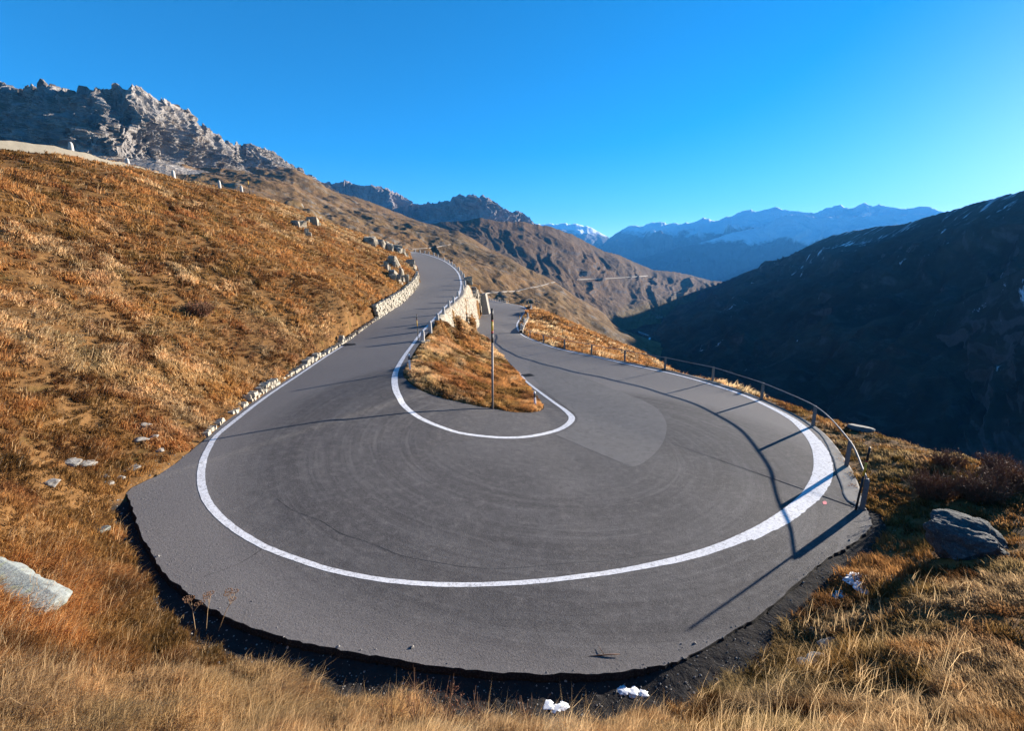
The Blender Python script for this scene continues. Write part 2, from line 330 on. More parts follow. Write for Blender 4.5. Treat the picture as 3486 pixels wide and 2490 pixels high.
# ------------------------------------------------------------------ road
ZO = lambda u, v, z: ('z', u, v, z)
DO = lambda u, v, d: ('d', u, v, d)
PAIRS = [  # outer asphalt edge, inner asphalt edge, section
 ((-52, 138, 14.2), (-62, 168, 14.2), 'u'),
 (DO(1375, 854, 134), DO(1390, 856, 156), 'u'), (DO(1386, 864, 127), DO(1430, 860, 147), 'u'), (DO(1393, 871, 122), DO(1475, 869, 136), 'u'),
 (DO(1406, 898, 104), DO(1520, 885, 122), 'u'), (DO(1419, 924, 92), DO(1551, 906, 110), 'u'), (DO(1428, 950, 81), DO(1576, 928, 98), 'u'),
 (DO(1425, 972, 71.5), DO(1585, 950, 86), 'u'), (DO(1406, 998, 64), DO(1588, 972, 75), 'u'), (ZO(1364, 1038, 2.75), DO(1579, 1007, 65), 'u'),
 (ZO(1311, 1072, 2.15), DO(1534, 1048, 54.6), 'u'), (ZO(1243, 1119, 1.55), DO(1498, 1087, 46.5), 'u'), (ZO(1185, 1162, 1.15), DO(1472, 1116, 41.7), 'u'),
 (ZO(1095, 1219, .85), DO(1436, 1160, 37.0), 'u'), (ZO(1012, 1270, .6), ZO(1412, 1196, .95), 'u'), (ZO(925, 1325, .4), ZO(1390, 1235, .75), 'u'),
 (ZO(845, 1381, .3), ZO(1372, 1275, .6), 'u'), (ZO(765, 1440, .22), ZO(1390, 1300, .45), 'u'), (ZO(705, 1490, .2), ZO(1406, 1314, .3), 'u'),
 (ZO(655, 1531, .2), ZO(1420, 1322, .2), 'l'), (ZO(554, 1610, .18), ZO(1437, 1332, .08), 'l'), (ZO(441, 1668, .15), ZO(1462, 1342, -.1), 'l'),
 (ZO(447, 1720, .1), ZO(1490, 1350, -.22), 'n'), (ZO(480, 1815, .02), ZO(1520, 1360, -.35), 'n'), (ZO(521, 1890, -.05), ZO(1556, 1368, -.5), 'n'),
 (ZO(572, 1963, -.1), ZO(1590, 1376, -.62), 'n'), (ZO(658, 2032, -.15), ZO(1620, 1382, -.72), 'n'), (ZO(743, 2086, -.2), ZO(1645, 1386, -.82), 'n'),
 (ZO(858, 2138, -.25), ZO(1670, 1390, -.92), 'n'), (ZO(1001, 2180, -.3), ZO(1692, 1394, -1.0), 'n'), (ZO(1144, 2209, -.35), ZO(1712, 1398, -1.05), 'n'),
 (ZO(1298, 2238, -.4), ZO(1730, 1402, -1.1), 'n'), (ZO(1543, 2275, -.5), ZO(1748, 1404, -1.15), 'n'), (ZO(1715, 2290, -.55), ZO(1764, 1405, -1.2), 'n'),
 (ZO(1886, 2296, -.6), ZO(1780, 1406, -1.25), 'n'), (ZO(2058, 2294, -.65), ZO(1796, 1406, -1.3), 'n'), (ZO(2172, 2280, -.7), ZO(1812, 1405, -1.35), 'n'),
 (ZO(2286, 2256, -.75), ZO(1826, 1403, -1.4), 'r'), (ZO(2400, 2204, -.8), ZO(1838, 1400, -1.45), 'r'), (ZO(2515, 2139, -.86), ZO(1846, 1396, -1.48), 'r'),
 (ZO(2614, 2075, -.92), ZO(1851, 1391, -1.5), 'r'), (ZO(2744, 1960, -1.0), ZO(1852, 1385, -1.53), 'r'), (ZO(2820, 1899, -1.05), ZO(1850, 1380, -1.56), 'r'),
 (ZO(2900, 1850, -1.1), ZO(1846, 1374, -1.58), 'r'), (ZO(2962, 1795, -1.14), ZO(1840, 1366, -1.6), 'r'), (ZO(2950, 1738, -1.15), ZO(1834, 1358, -1.63), 'k'),
 (ZO(2897, 1723, -1.15), ZO(1826, 1348, -1.66), 'k'), (ZO(2858, 1632, -1.15), ZO(1816, 1335, -1.7), 'k'), (ZO(2832, 1550, -1.16), ZO(1804, 1318, -1.75), 'k'),
 (ZO(2790, 1478, -1.2), ZO(1792, 1302, -1.8), 'k'), (ZO(2700, 1410, -1.3), ZO(1780, 1286, -1.87), 'k'), (ZO(2600, 1364, -1.4), ZO(1764, 1268, -1.95), 'k'),
 (ZO(2500, 1328, -1.45), ZO(1748, 1250, -2.05), 'k'), (ZO(2405, 1298, -1.5), ZO(1730, 1232, -2.15), 'k'), (ZO(2283, 1266, -1.6), ZO(1708, 1208, -2.3), 'k'),
 (ZO(2126, 1234, -1.7), ZO(1685, 1187, -2.45), 'k'), (ZO(2005, 1210, -1.85), ZO(1650, 1164, -2.75), 'k'), (ZO(1902, 1184, -2.1), ZO(1612, 1142, -3.05), 'k'),
 (ZO(1826, 1159, -2.5), ZO(1626, 1115, -3.35), 'k'), (ZO(1785, 1139, -2.95), ZO(1630, 1095, -3.6), 'k'), (DO(1765, 1106, 83), ZO(1634, 1080, -3.85), 'k'),
 (DO(1773, 1090, 94), ZO(1640, 1068, -4.05), 'k'), (DO(1795, 1053, 124), DO(1645, 1050, 128), 'k'), (DO(1785, 1043, 138), DO(1640, 1040, 140), 'k'),
 (DO(1763, 1038.5, 149), DO(1635, 1034, 152), 'k'), (DO(1714, 1030.5, 165), DO(1625, 1028, 170), 'k'), (DO(1665, 1022, 186), DO(1610, 1023, 190), 'k'),
 ((-22, 215, -6.6), (-30, 212, -6.6), 'k')]
OUT = np.array([PT(p[0]) for p in PAIRS]); INN = np.array([PT(p[1]) for p in PAIRS]); SEC = [p[2] for p in PAIRS]
K = 8
Oc, Ic = catmull(OUT, K), catmull(INN, K); NS = len(Oc)
secc = [SEC[min(i//K, len(SEC)-1)] for i in range(NS)]
NC = 22
tt = np.linspace(0, 1, NC)
RV = Oc[:, None, :]*(1-tt[None, :, None]) + Ic[:, None, :]*tt[None, :, None]
# skirt on the outer side so the asphalt has a rounded thick edge
tang = np.gradient(Oc, axis=0); nrm = np.stack([tang[:, 1], -tang[:, 0]], 1); nrm /= np.linalg.norm(nrm, axis=1)[:, None]+1e-9
side = np.sign(np.sum(nrm*(Oc-Ic)[:, :2], 1)); nrm *= side[:, None]
def smooth_rows(a, n=6):
    for _ in range(n): a = np.vstack([a[:1], (a[:-2]+2*a[1:-1]+a[2:])/4, a[-1:]])
    return a/np.linalg.norm(a, axis=1)[:, None]
nrm = smooth_rows(nrm)
edge_n = fbm(np.arange(NS)*.9, np.zeros(NS), o=6, s=3, g=.8)*.075
RV[:, 0, :2] += nrm*edge_n[:, None]
def skirt(off, dz): return np.concatenate([Oc[:, :2]+nrm*(off+edge_n)[:, None] if np.ndim(off) == 0 else Oc[:, :2]+nrm*off[:, None], (Oc[:, 2]+dz)[:, None]], 1)
SK = [skirt(.07, -.45), skirt(.045, -.10), skirt(.012, -.012), skirt(.0, .0)]
road = mesh_from('road', RV.reshape(-1, 3), grid_faces(NS, NC), M['asphalt']); tag(road, 'grey asphalt mountain road turning through a tight hairpin bend', kind='structure')
mesh_from('asphalt_edge', np.stack(SK, 1).reshape(-1, 3), grid_faces(NS, 4), M['gravel'], road, False)  # dark gravel colour paints the shade on the drop face
RB = BVHTree.FromPolygons([tuple(v) for v in RV.reshape(-1, 3)], [tuple(f) for f in grid_faces(NS, NC).tolist()])
def road_at(u, v):
    r = Vector(ray(u, v)); h = RB.ray_cast(Vector(CAMP), r.normalized())
    if h[0] is None:
        h = RB.find_nearest(Vector(atz(u, v, -1.0)))
    return np.array(h[0])
def road_z(x, y):
    h = RB.ray_cast(Vector((x, y, 60)), Vector((0, 0, -1)))
    return None if h[0] is None else h[0].z
POLY = np.vstack([Oc[:, :2], Ic[::-1, :2]])
def inside(x, y, P):
    c = np.zeros(x.shape, bool); n = len(P); j = n-1
    for i in range(n):
        yi, yj = P[i, 1], P[j, 1]
        if yi != yj:
            k = ((yi > y) != (yj > y)) & (x < (P[j, 0]-P[i, 0])*(y-yi)/(yj-yi)+P[i, 0]); c ^= k
        j = i
    return c
def dist_poly(x, y, P, closed=True):
    d = np.full(x.shape, 1e9); n = len(P)
    for i in range(n if closed else n-1):
        a = P[i]; b = P[(i+1) % n]; ab = b-a; L = ab@ab
        if L < 1e-9: continue
        t = np.clip(((x-a[0])*ab[0]+(y-a[1])*ab[1])/L, 0, 1)
        d = np.minimum(d, (x-a[0]-t*ab[0])**2+(y-a[1]-t*ab[1])**2)
    return np.sqrt(d)

# ------------------------------------------------------------------ near ground (one sheet round the camera)
CT = []
for i in range(0, len(OUT)):
    k = min(i*K, NS-1); o = Oc[k]; n2 = nrm[k]; s = SEC[i]
    drop = {'u': .02, 'l': .02, 'n': .13, 'r': .04, 'k': .03}[s]
    CT.append((*o[:2], o[2]-drop)); CT.append((*Ic[k][:2], Ic[k][2]-.04+(.02 if 16 < i < 52 else 0)))
    if s == 'n': CT.append((*(o[:2]+n2*(.42+.45*float(smooth(-9, -2, o[0])))), o[2]-.12))
    if s == 'r': CT.append((*(o[:2]+n2*.9), o[2]-.09))
    if s == 'u' and 2 < i < 13: CT.append((*(o[:2]+n2*.45), o[2]+.0)); CT.append((*(o[:2]+n2*.85), o[2]+1.15))
    if s == 'u' and 13 <= i: CT.append((*(o[:2]+n2*.35), o[2]+.05)); CT.append((*(o[:2]+n2*.85), o[2]+.5))
    if s == 'k' and i > 45: CT.append((*(o[:2]+n2*.8), o[2]-.10))
for p in [  # hillside on the left
  (-37.5, 35.7, 15.6), (-37, 41, 16.3), (-39, 49, 17.2), (-37.5, 52, 16.8), (-40, 64, 17.8), (-43, 78, 18.8), (-50, 90, 20.6),
  (-48, 35, 16.2), (-52, 50, 17.3), (-55, 70, 18.5), (-62, 95, 21), (-60, 30, 16), (-80, 60, 19), (-36, 25, 13.6), (-34, 15, 12), (-32, 5, 10.5), (-45, 10, 13),
  ZO(560, 800, 13.5), ZO(750, 900, 10.0), ZO(900, 1000, 7.6), ZO(1150, 1010, 4.6), 
  DO(1000, 706, 95), DO(1070, 748, 97), DO(1180, 785, 103), DO(1270, 812, 110), DO(1330, 830, 115), DO(1365, 845, 124), (-46, 128, 16), (-60, 120, 19),
  (-13, 7.5, 2.6), (-20, 8, 6), (-22, 16, 6.4), (-24, 24, 7.4),
  ZO(0, 1990, 1.35), ZO(180, 2010, 1.0), ZO(0, 1700, 2.3), ZO(250, 1640, 1.0), ZO(250, 1850, .75), ZO(380, 1980, .15), ZO(430, 2120, .05),
  ZO(0, 2300, 1.5), ZO(300, 2300, .75), ZO(600, 2330, .35), ZO(900, 2380, .1), ZO(1250, 2440, -.1), ZO(0, 2490, 1.75), ZO(600, 2490, .85), ZO(1200, 2490, .3), ZO(1743, 2490, .05), ZO(2286, 2490, .1), ZO(2900, 2490, .8), ZO(3486, 2490, 1.6),
  (-6, 2.5, 3.2), (0, 2.5, 3.0), (6, 2.5, 3.2), (-3, 0, 5.2), (3, 0, 5.2), (-12, 0, 5.4), (12, 2, 3.4), (0, -8, 8), (-15, -8, 9), (15, -8, 7),
  # right foreground
  ZO(2640, 2300, -.75), ZO(2830, 2120, -.75), ZO(2980, 1960, -.6), ZO(3040, 1850, -.75), ZO(3250, 1890, -.15), ZO(3486, 2100, .75), ZO(3486, 2300, 1.2), ZO(3000, 2250, .2), ZO(2700, 2420, .1), ZO(3486, 1850, .2), ZO(3150, 2050, .1),
  ZO(2520, 2340, -.75), ZO(2350, 2390, -.65),
  # right verge and its drop
  ZO(3020, 1720, -1.15), ZO(3250, 1700, -.7), ZO(3486, 1640, -.4), ZO(3278, 1560, -1.0), ZO(3095, 1520, -1.35), ZO(2973, 1475, -1.6), ZO(2850, 1440, -1.5), ZO(2720, 1390, -1.9),
  (24, 20, -4.5), (25, 14, -3), (28, 8, -2.5), (22, 26, -4.6), (18, 33, -4), (16, 38, -4.2), (40, 20, -17), (40, 40, -17), (70, 20, -42), (70, 60, -42), (120, 40, -78), (120, 100, -75), (60, 110, -30), (35, 120, -15), (160, 160, -92), (200, 20, -130), (230, 100, -140), (230, 0, -150),
  DO(1844, 1058, 112), DO(1800, 1040, 128), DO(1897, 1083, 101), DO(2003, 1163, 80), DO(2055, 1194, 63), DO(2108, 1226, 49), (27, 80, -14), (25, 60, -10), (25, 48, -8), (20, 110, -9), (18, 130, -10), (20, 160, -14),
  (30, 200, -28), (-5, 235, -14), (-40, 235, -8), (70, 240, -56), (-60, 200, 6), (-100, 180, 22), (-100, 120, 26), (0, 200, -12),
  # island between the two arms
  ZO(1500, 1100, 1.85), ZO(1552, 1126, -.2), ZO(1596, 1150, -2.6), ZO(1470, 1160, .9), ZO(1540, 1180, -.5), ZO(1500, 1260, .1), ZO(1600, 1280, -.9), ZO(1420, 1240, .75), ZO(1660, 1240, -1.6), ZO(1700, 1330, -1.25), ZO(1560, 1340, -.3), ZO(1450, 1300, .35), ZO(1640, 1180, -2.0), ZO(1760, 1360, -1.4),
  # rock spur beyond the retaining wall
  DO(1600, 985, 88), DO(1640, 1000, 112), (-14, 120, 3.0), (-22, 135, 4.0), (-10, 118, -2.0), (-15, 150, -3)]:
    CT.append(tuple(PT(p)))
CT = np.array(CT)
keep = []                        # thin out near-duplicates
for i, c in enumerate(CT):
    if all((c[0]-CT[j][0])**2+(c[1]-CT[j][1])**2 > .12 for j in keep): keep.append(i)
CT = CT[keep]
CC = .35
def phi(r2): return np.sqrt(r2+CC*CC)
n = len(CT)
A = phi((CT[:, None, 0]-CT[None, :, 0])**2+(CT[:, None, 1]-CT[None, :, 1])**2)
A = np.block([[A, np.ones((n, 1)), CT[:, :2]], [np.ones((1, n)), np.zeros((1, 3))], [CT[:, :2].T, np.zeros((2, 3))]])
A[:n, :n] += np.eye(n)*-.004
CW = np.linalg.solve(A, np.r_[CT[:, 2], 0, 0, 0])
def rbf(x, y):
    out = np.empty(len(x))
    for a in range(0, len(x), 20000):
        X, Y = x[a:a+20000], y[a:a+20000]
        out[a:a+20000] = phi((X[:, None]-CT[None, :, 0])**2+(Y[:, None]-CT[None, :, 1])**2)@CW[:n]+CW[n]+CW[n+1]*X+CW[n+2]*Y
    return out
# retaining wall lines (top along the bollards, foot on the lower road)
WT = catmull([PT(p) for p in (DO(1500, 1083, 46.5), DO(1536, 1046, 54.6), DO(1581, 1005, 65), DO(1590, 972, 75), DO(1596, 972, 82), DO(1612, 996, 92), DO(1641, 1003, 104))], 10)
WB = catmull([PT(p) for p in ((-6.4, 46, -1.5), (-6.2, 55, -2.6), ZO(1606, 1143, -3.2), ZO(1629, 1115, -3.45), ZO(1631, 1095, -3.7), ZO(1630, 1084, -3.85), ZO(1642, 1070, -4.1))], 10)
WPOLY = np.vstack([WT[10:, :2]+np.array([.25, 0]), WB[10:, :2][::-1]+np.array([.15, 0])])
WALLL = Oc[6*K:14*K:2]
DITCHO = Oc[[i for i in range(NS) if secc[i] in 'nr']]
def ground_z(x, y, detail=True):
    z = rbf(x, y); d = dist_poly(x, y, POLY[::2]); ins = inside(x, y, POLY); sd = np.where(ins, -d, d)
    gm = np.zeros_like(z)
    dd = dist_poly(x, y, DITCHO[::2, :2], False)
    wd = .42+.38*smooth(-9, -2, x)-.32*smooth(3, 7, x); gm = smooth(1.15, .85, (dd+.2*fbm(x*1.3, y*1.3, o=3, s=5))/wd)
    if detail:
        r = np.hypot(x, y); k = smooth(.1, 2.5, sd)*(1-gm)
        z = z + k*(fbm(x*.22, y*.22, o=3, s=1)*.35*smooth(3, 14, sd) + fbm(x*.9, y*.9, o=4, s=2)*.17)
        z = z + (1-ins)*fbm(x*4, y*4, o=3, s=8)*.035*smooth(.0, .4, sd)
    idx = np.nonzero(ins)[0]
    for i in idx:
        h = RB.ray_cast(Vector((x[i], y[i], 60)), Vector((0, 0, -1)))
        if h[0] is not None: z[i] = min(z[i], h[0].z) - .02 - .3*float(smooth(0, .3, d[i]))
        else: z[i] -= .3
    dw = dist_poly(x, y, WALLL[:, :2], False); m = (~ins) & (dw < .62) & (sd < .62)
    if m.any():
        zi = WALLL[np.argmin((x[m][:, None]-WALLL[None, :, 0])**2+(y[m][:, None]-WALLL[None, :, 1])**2, 1), 2]; z[m] = np.minimum(z[m], zi-.06)
    w = inside(x, y, WPOLY); 
    if w.any():
        zb = WB[np.argmin((x[w][:, None]-WB[None, :, 0])**2+(y[w][:, None]-WB[None, :, 1])**2, 1), 2]; k = smooth(50, 60, y[w])
        z[w] = np.minimum(z[w]-.5, z[w]*(1-k)+zb*k)
    return z, sd, gm
NA, NR = 760, 470
az = np.radians(np.linspace(-74, 74, NA)); rr = np.exp(np.linspace(math.log(2.2), math.log(240), NR))
GX = rr[:, None]*np.sin(az)[None, :]; GY = rr[:, None]*np.cos(az)[None, :]
gz, gsd, ggm = ground_z(GX.ravel(), GY.ravel())
GZ = gz.reshape(NR, NA); GSD = gsd.reshape(NR, NA); GGM = ggm.reshape(NR, NA)
ground = mesh_from('ground', np.stack([GX, GY, GZ], -1).reshape(-1, 3), grid_faces(NR, NA), M['soil'], col=np.stack([ggm, ggm*0, ggm*0], 1))
tag(ground, 'rough turf slope round the hairpin and under the viewpoint', kind='structure')
def samp(x, y, G=None):
    G = GZ if G is None else G
    a = (np.arctan2(x, y)-az[0])/(az[1]-az[0]); b = (np.log(np.hypot(x, y))-math.log(2.2))/(math.log(240/2.2)/(NR-1))
    a = np.clip(a, 0, NA-1.001); b = np.clip(b, 0, NR-1.001); i = b.astype(int); j = a.astype(int); fb = b-i; fa = a-j
    return (G[i, j]*(1-fa)+G[i, j+1]*fa)*(1-fb)+(G[i+1, j]*(1-fa)+G[i+1, j+1]*fa)*fb
def gz1(x, y): return float(samp(np.array([x]), np.array([y]))[0])
GB = BVHTree.FromPolygons([tuple(v) for v in np.stack([GX, GY, GZ], -1)[::2, ::2].reshape(-1, 3)], [tuple(f) for f in grid_faces(len(range(0, NR, 2)), len(range(0, NA, 2))).tolist()])
def ground_at(u, v):
    h = GB.ray_cast(Vector(CAMP), Vector(ray(u, v)).normalized())
    return np.array(h[0]) if h[0] is not None else atz(u, v, -1.0)

# ------------------------------------------------------------------ far terrain sheets
def sheet(name, label, rows, u0, u1, nu, nvs, mat, amp, freq, flute=0.0, crest_keep=1.0, seed=0, back=None, kind='structure', ridged=True, jag=0.0, smooth_d=30, crestrow=None, cliff=False):
    us = np.linspace(u0, u1, nu); R = []
    for ri, row in enumerate(rows):
        p = np.array([q[0] for q in row], float)
        if len(row[0]) == 3:
            v = np.interp(us, p, [q[1] for q in row]); d = np.interp(us, p, [q[2] for q in row])
            kn = max(1, int(smooth_d/((u1-u0)/nu))); ker = np.ones(2*kn+1)/(2*kn+1); d = np.convolve(np.pad(d, kn, 'edge'), ker, 'valid')
            dx = (us-1743)/F; dy = (1245-v)/F; rx, ry, rz = dx, CP+dy*SP, dy*CP-SP; k = d/ry
            R.append(np.stack([rx*k, ry*k, CAMH+rz*k], 1))
        else:
            W3 = np.array([q[1:] for q in row], float); kn = max(1, int(4*smooth_d/((u1-u0)/nu))); ker = np.ones(2*kn+1)/(2*kn+1)
            R.append(np.stack([np.convolve(np.pad(np.interp(us, p, W3[:, a]), kn, 'edge'), ker, 'valid') for a in range(3)], 1))
    if back: R.append(R[-1]+np.array(back))
    cr = len(rows)-1 if crestrow is None else crestrow
    pts = []; ts = []; acc = 0
    for i in range(len(R)-1):
        k = nvs[i]
        for q in range(k): 
            f = q/k; pts.append(R[i]*(1-f)+R[i+1]*f); ts.append(i+f)
    pts.append(R[-1]); ts.append(len(R)-1); Pm = np.array(pts); ts = np.array(ts); nv = len(ts)
    for _ in range(3):       # soften the creases between rows, but not the crest
        Q = Pm.copy(); Q[1:-1] = (Pm[:-2]+2*Pm[1:-1]+Pm[2:])/4; kk = np.abs(ts-cr) < 1e-6; Q[kk] = Pm[kk]; Pm = Q
    du = np.gradient(Pm, axis=1); dv = np.gradient(Pm, axis=0); N = np.cross(du, dv); N /= np.linalg.norm(N, axis=2)[..., None]+1e-9
    if cliff: N[..., 2] *= 0; N /= np.linalg.norm(N, axis=2)[..., None]+1e-9
    toc = np.sum(N*(CAMP-Pm), 2); N *= np.where(toc < 0, -1, 1)[..., None]*1.0
    x, y, z = Pm[..., 0], Pm[..., 1], Pm[..., 2]
    d = fbm(x*freq, y*freq, z*freq*.6, o=7, s=seed, g=.52, ridged=ridged)
    S = np.cumsum(np.r_[np.zeros((1, nu)), np.linalg.norm(np.diff(Pm, axis=0), axis=2)], 0); L = np.broadcast_to(np.r_[0, np.cumsum(np.linalg.norm(np.diff(Pm[nv//2], axis=0), axis=1))], (nv, nu))
    if cliff:
        w1 = fbm(x*freq, y*freq, z*freq, o=3, s=seed+60)*.7; w2 = fbm(x*freq+31, y*freq, z*freq, o=3, s=seed+61)*.7
        Lw = L*freq+w1*.75; H = z*freq
        d = .95*fbm(Lw*.8+H*.25, H*.22, o=3, s=seed+9, ridged=True, g=.5) + .5*fbm(Lw*2.9+w2*.6-H*.25, H*.30+w2*.5, o=4, s=seed+12, ridged=True, g=.56) + .20*fbm(x*freq*9, y*freq*9, H*4, o=4, s=seed+19, ridged=True)
    elif flute: d = d + flute*fbm(L*freq*2.2+fbm(x*freq, y*freq, z*freq, o=4, s=seed+30)*1.6, S*freq*.6, o=6, s=seed+9, ridged=True, g=.55)
    d = (d-d.mean())/(d.std()+1e-9)*.5
    wgt = np.clip(np.abs(ts-cr)/crest_keep, 0, 1)[:, None]; wgt = wgt*wgt*(3-2*wgt); wgt = wgt + .03
    if cliff: wgt = np.clip(wgt*1.0+.25, 0, 1)*(.14+.86*smooth(.8, 1.2, ts))[:, None]
    if cliff:
        kc = int(np.argmin(np.abs(ts-cr))); wgt = wgt*np.clip((Pm[kc:kc+1, :, 2]-z)/(amp*.8)+.45, .45, 1)
    Pm = Pm + N*(amp*d*wgt)[..., None]
    if jag: 
        jj = fbm(L*freq*9, S*0, o=5, s=seed+50, ridged=True)*jag; Pm[..., 2] += jj*np.clip(1-np.abs(ts-cr)/.25, 0, 1)[:, None]
    o = mesh_from(name, Pm.reshape(-1, 3), grid_faces(nv, nu), mat, smooth_=not cliff, uv=np.stack([L.ravel(), S.ravel()], 1)); tag(o, label, kind=kind)
    return o, Pm

MH = dict(
  mid=m_hill('mid_slope', (.19, .108, .047), (.14, .092, .043), .40, (.27, .25, .22), 1.6, .35, .55),
  ridge=m_hill('far_ridge', (.145, .088, .048), (.088, .064, .043), .36, (.13, .11, .105), .8, .30, .5),
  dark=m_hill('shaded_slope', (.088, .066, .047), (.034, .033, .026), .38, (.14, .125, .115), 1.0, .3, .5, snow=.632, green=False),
  cliff=m_cliff('granite_cliff', (.235, .215, .20), (.36, .33, .305), (.12, .113, .108), (.12, .075, .035), 1.0),
  peak=m_cliff('far_crag', (.24, .21, .215), (.33, .29, .285), (.11, .098, .105), (.11, .08, .05), .35),
  blue=m_cliff('distant_range', (.16, .14, .13), (.21, .185, .165), (.05, .05, .05), (.08, .065, .04), .08, snow=(620, 560)),
  blue2=m_cliff('distant_spur', (.09, .08, .075), (.11, .10, .09), (.05, .05, .05), (.07, .06, .04), .08, snow=(430, 330)),
  blue3=m_cliff('distant_spur', (.09, .08, .075), (.11, .10, .09), (.05, .05, .05), (.07, .06, .04), .08, snow=(760, 420)))

S1, S1P = sheet('hillside', 'brown turf hillside with grey rubble falling to the valley beyond the upper road',
  [[(600, 690, 300), (800, 720, 250), (1000, 750, 235), (1200, 830, 230), (1380, 900, 235), (1560, 985, 240), (1640, 1060, 250), (1700, 1100, 240), (1800, 1110, 235), (1900, 1150, 235), (2000, 1220, 240), (2113, 1290, 250), (2250, 1340, 260)],
   [(600, 620, 420), (800, 660, 400), (1000, 690, 430), (1200, 770, 450), (1380, 850, 420), (1560, 930, 400), (1640, 985, 420), (1700, 1020, 400), (1800, 1040, 380), (1900, 1060, 400), (2000, 1120, 420), (2113, 1180, 420), (2250, 1260, 430)],
   [(600, 575, 650), (800, 590, 640), (1000, 628, 660), (1200, 725, 680), (1380, 795, 650), (1560, 860, 600), (1640, 900, 600), (1700, 930, 590), (1800, 975, 560), (1900, 1010, 560), (2000, 1065, 580), (2113, 1140, 580), (2250, 1200, 600)],
   [(600, 556, 900), (900, 560, 950), (1000, 573, 950), (1053, 600, 960), (1105, 636, 980), (1158, 659, 1000), (1211, 671, 1010), (1264, 689, 1010), (1317, 710, 1010), (1369, 731, 1000), (1422, 753, 990), (1464, 763, 980), (1500, 775, 950), (1530, 786, 920), (1548, 786, 900), (1562, 789, 890), (1596, 806, 870), (1660, 845, 850), (1739, 882, 820), (1792, 914, 800), (1871, 948, 780), (1897, 964, 780), (1950, 1006, 790), (2003, 1035, 800), (2055, 1067, 800), (2087, 1103, 810), (2113, 1122, 820), (2250, 1170, 830)]],
  600, 2250, 420, (50, 70, 70, 8), MH['mid'], 7.5, .010, .25, .5, 3, (-60, 220, -90), jag=1.2, ridged=False)
S2, S2P = sheet('mountain', 'jagged grey granite mountain above the grassy slope',
  [[(-150, 560, 400), (0, 530, 390), (241, 570, 380), (400, 610, 380), (600, 660, 380), (800, 700, 380), (1000, 760, 800), (1150, 790, 950)],
   [(-150, 480, 900), (0, 470, 700), (100, 480, 600), (158, 490, 540), (240, 520, 500), (370, 545, 520), (533, 535, 560), (633, 560, 610), (740, 565, 690), (790, 562, 740), (900, 575, 800), (1000, 600, 900), (1103, 645, 1000), (1150, 670, 1040)],
   [(-150, 300, 1055), (0, 278, 805), (10, 279, 785), (32, 292, 765), (69, 308, 725), (79, 298, 705), (111, 290, 675), (135, 305, 645), (139, 264, 640), (154, 273, 625), (160, 303, 620), (179, 287, 605), (211, 308, 595), (227, 305, 590), (259, 311, 585), (290, 295, 585), (317, 308, 585), (338, 300, 585), (364, 308, 595), (396, 287, 600), (433, 295, 605), (449, 286, 605), (470, 289, 617), (496, 311, 630), (528, 329, 644), (559, 338, 668), (596, 350, 692), (620, 366, 715), (641, 369, 727), (644, 395, 733), (675, 419, 752), (702, 427, 765), (728, 459, 788), (749, 459, 805), (781, 490, 834), (800, 503, 847), (805, 485, 852), (828, 495, 870), (839, 485, 876), (865, 493, 894), (897, 501, 918), (929, 517, 942), (950, 532, 955), (987, 559, 979), (1024, 575, 1003), (1034, 593, 1010), (1071, 606, 1029), (1103, 633, 1045), (1150, 658, 1065)]],
  -150, 1150, 620, (50, 150, -87), MH['cliff'], 30, .010, .8, .22, 21, (-60, 120, -80), jag=6, smooth_d=14, cliff=True)
S3, _ = sheet('mountain', 'serrated blue grey peaks behind the brown hillside',
  [[(1080, 760, 1800), (1300, 800, 1800), (1500, 810, 1850), (1700, 820, 2000), (1840, 830, 2100)],
   [(1080, 690, 2400), (1200, 690, 2430), (1300, 720, 2500), (1400, 745, 2680), (1500, 750, 2530), (1600, 750, 2510), (1700, 765, 2660), (1840, 800, 2830)],
   [(1080, 640, 2500), (1111, 623, 2450), (1117, 619, 2450), (1153, 626, 2450), (1177, 615, 2450), (1201, 623, 2500), (1232, 631, 2500), (1274, 631, 2550), (1296, 637, 2600), (1327, 647, 2650), (1359, 663, 2700), (1390, 681, 2750), (1412, 696, 2800), (1449, 692, 2700), (1475, 692, 2650), (1507, 687, 2620), (1533, 687, 2600), (1538, 676, 2600), (1567, 663, 2600), (1586, 671, 2600), (1596, 661, 2600), (1628, 671, 2650), (1644, 667, 2650), (1665, 679, 2700), (1691, 695, 2750), (1728, 718, 2800), (1741, 732, 2820), (1755, 717, 2830), (1776, 726, 2850), (1802, 742, 2880), (1817, 761, 2900), (1840, 775, 2920)]],
  1080, 1840, 380, (30, 80, 6), MH['peak'], 80, .0042, .7, .3, 33, (-100, 300, -250), jag=10, smooth_d=14, cliff=True)
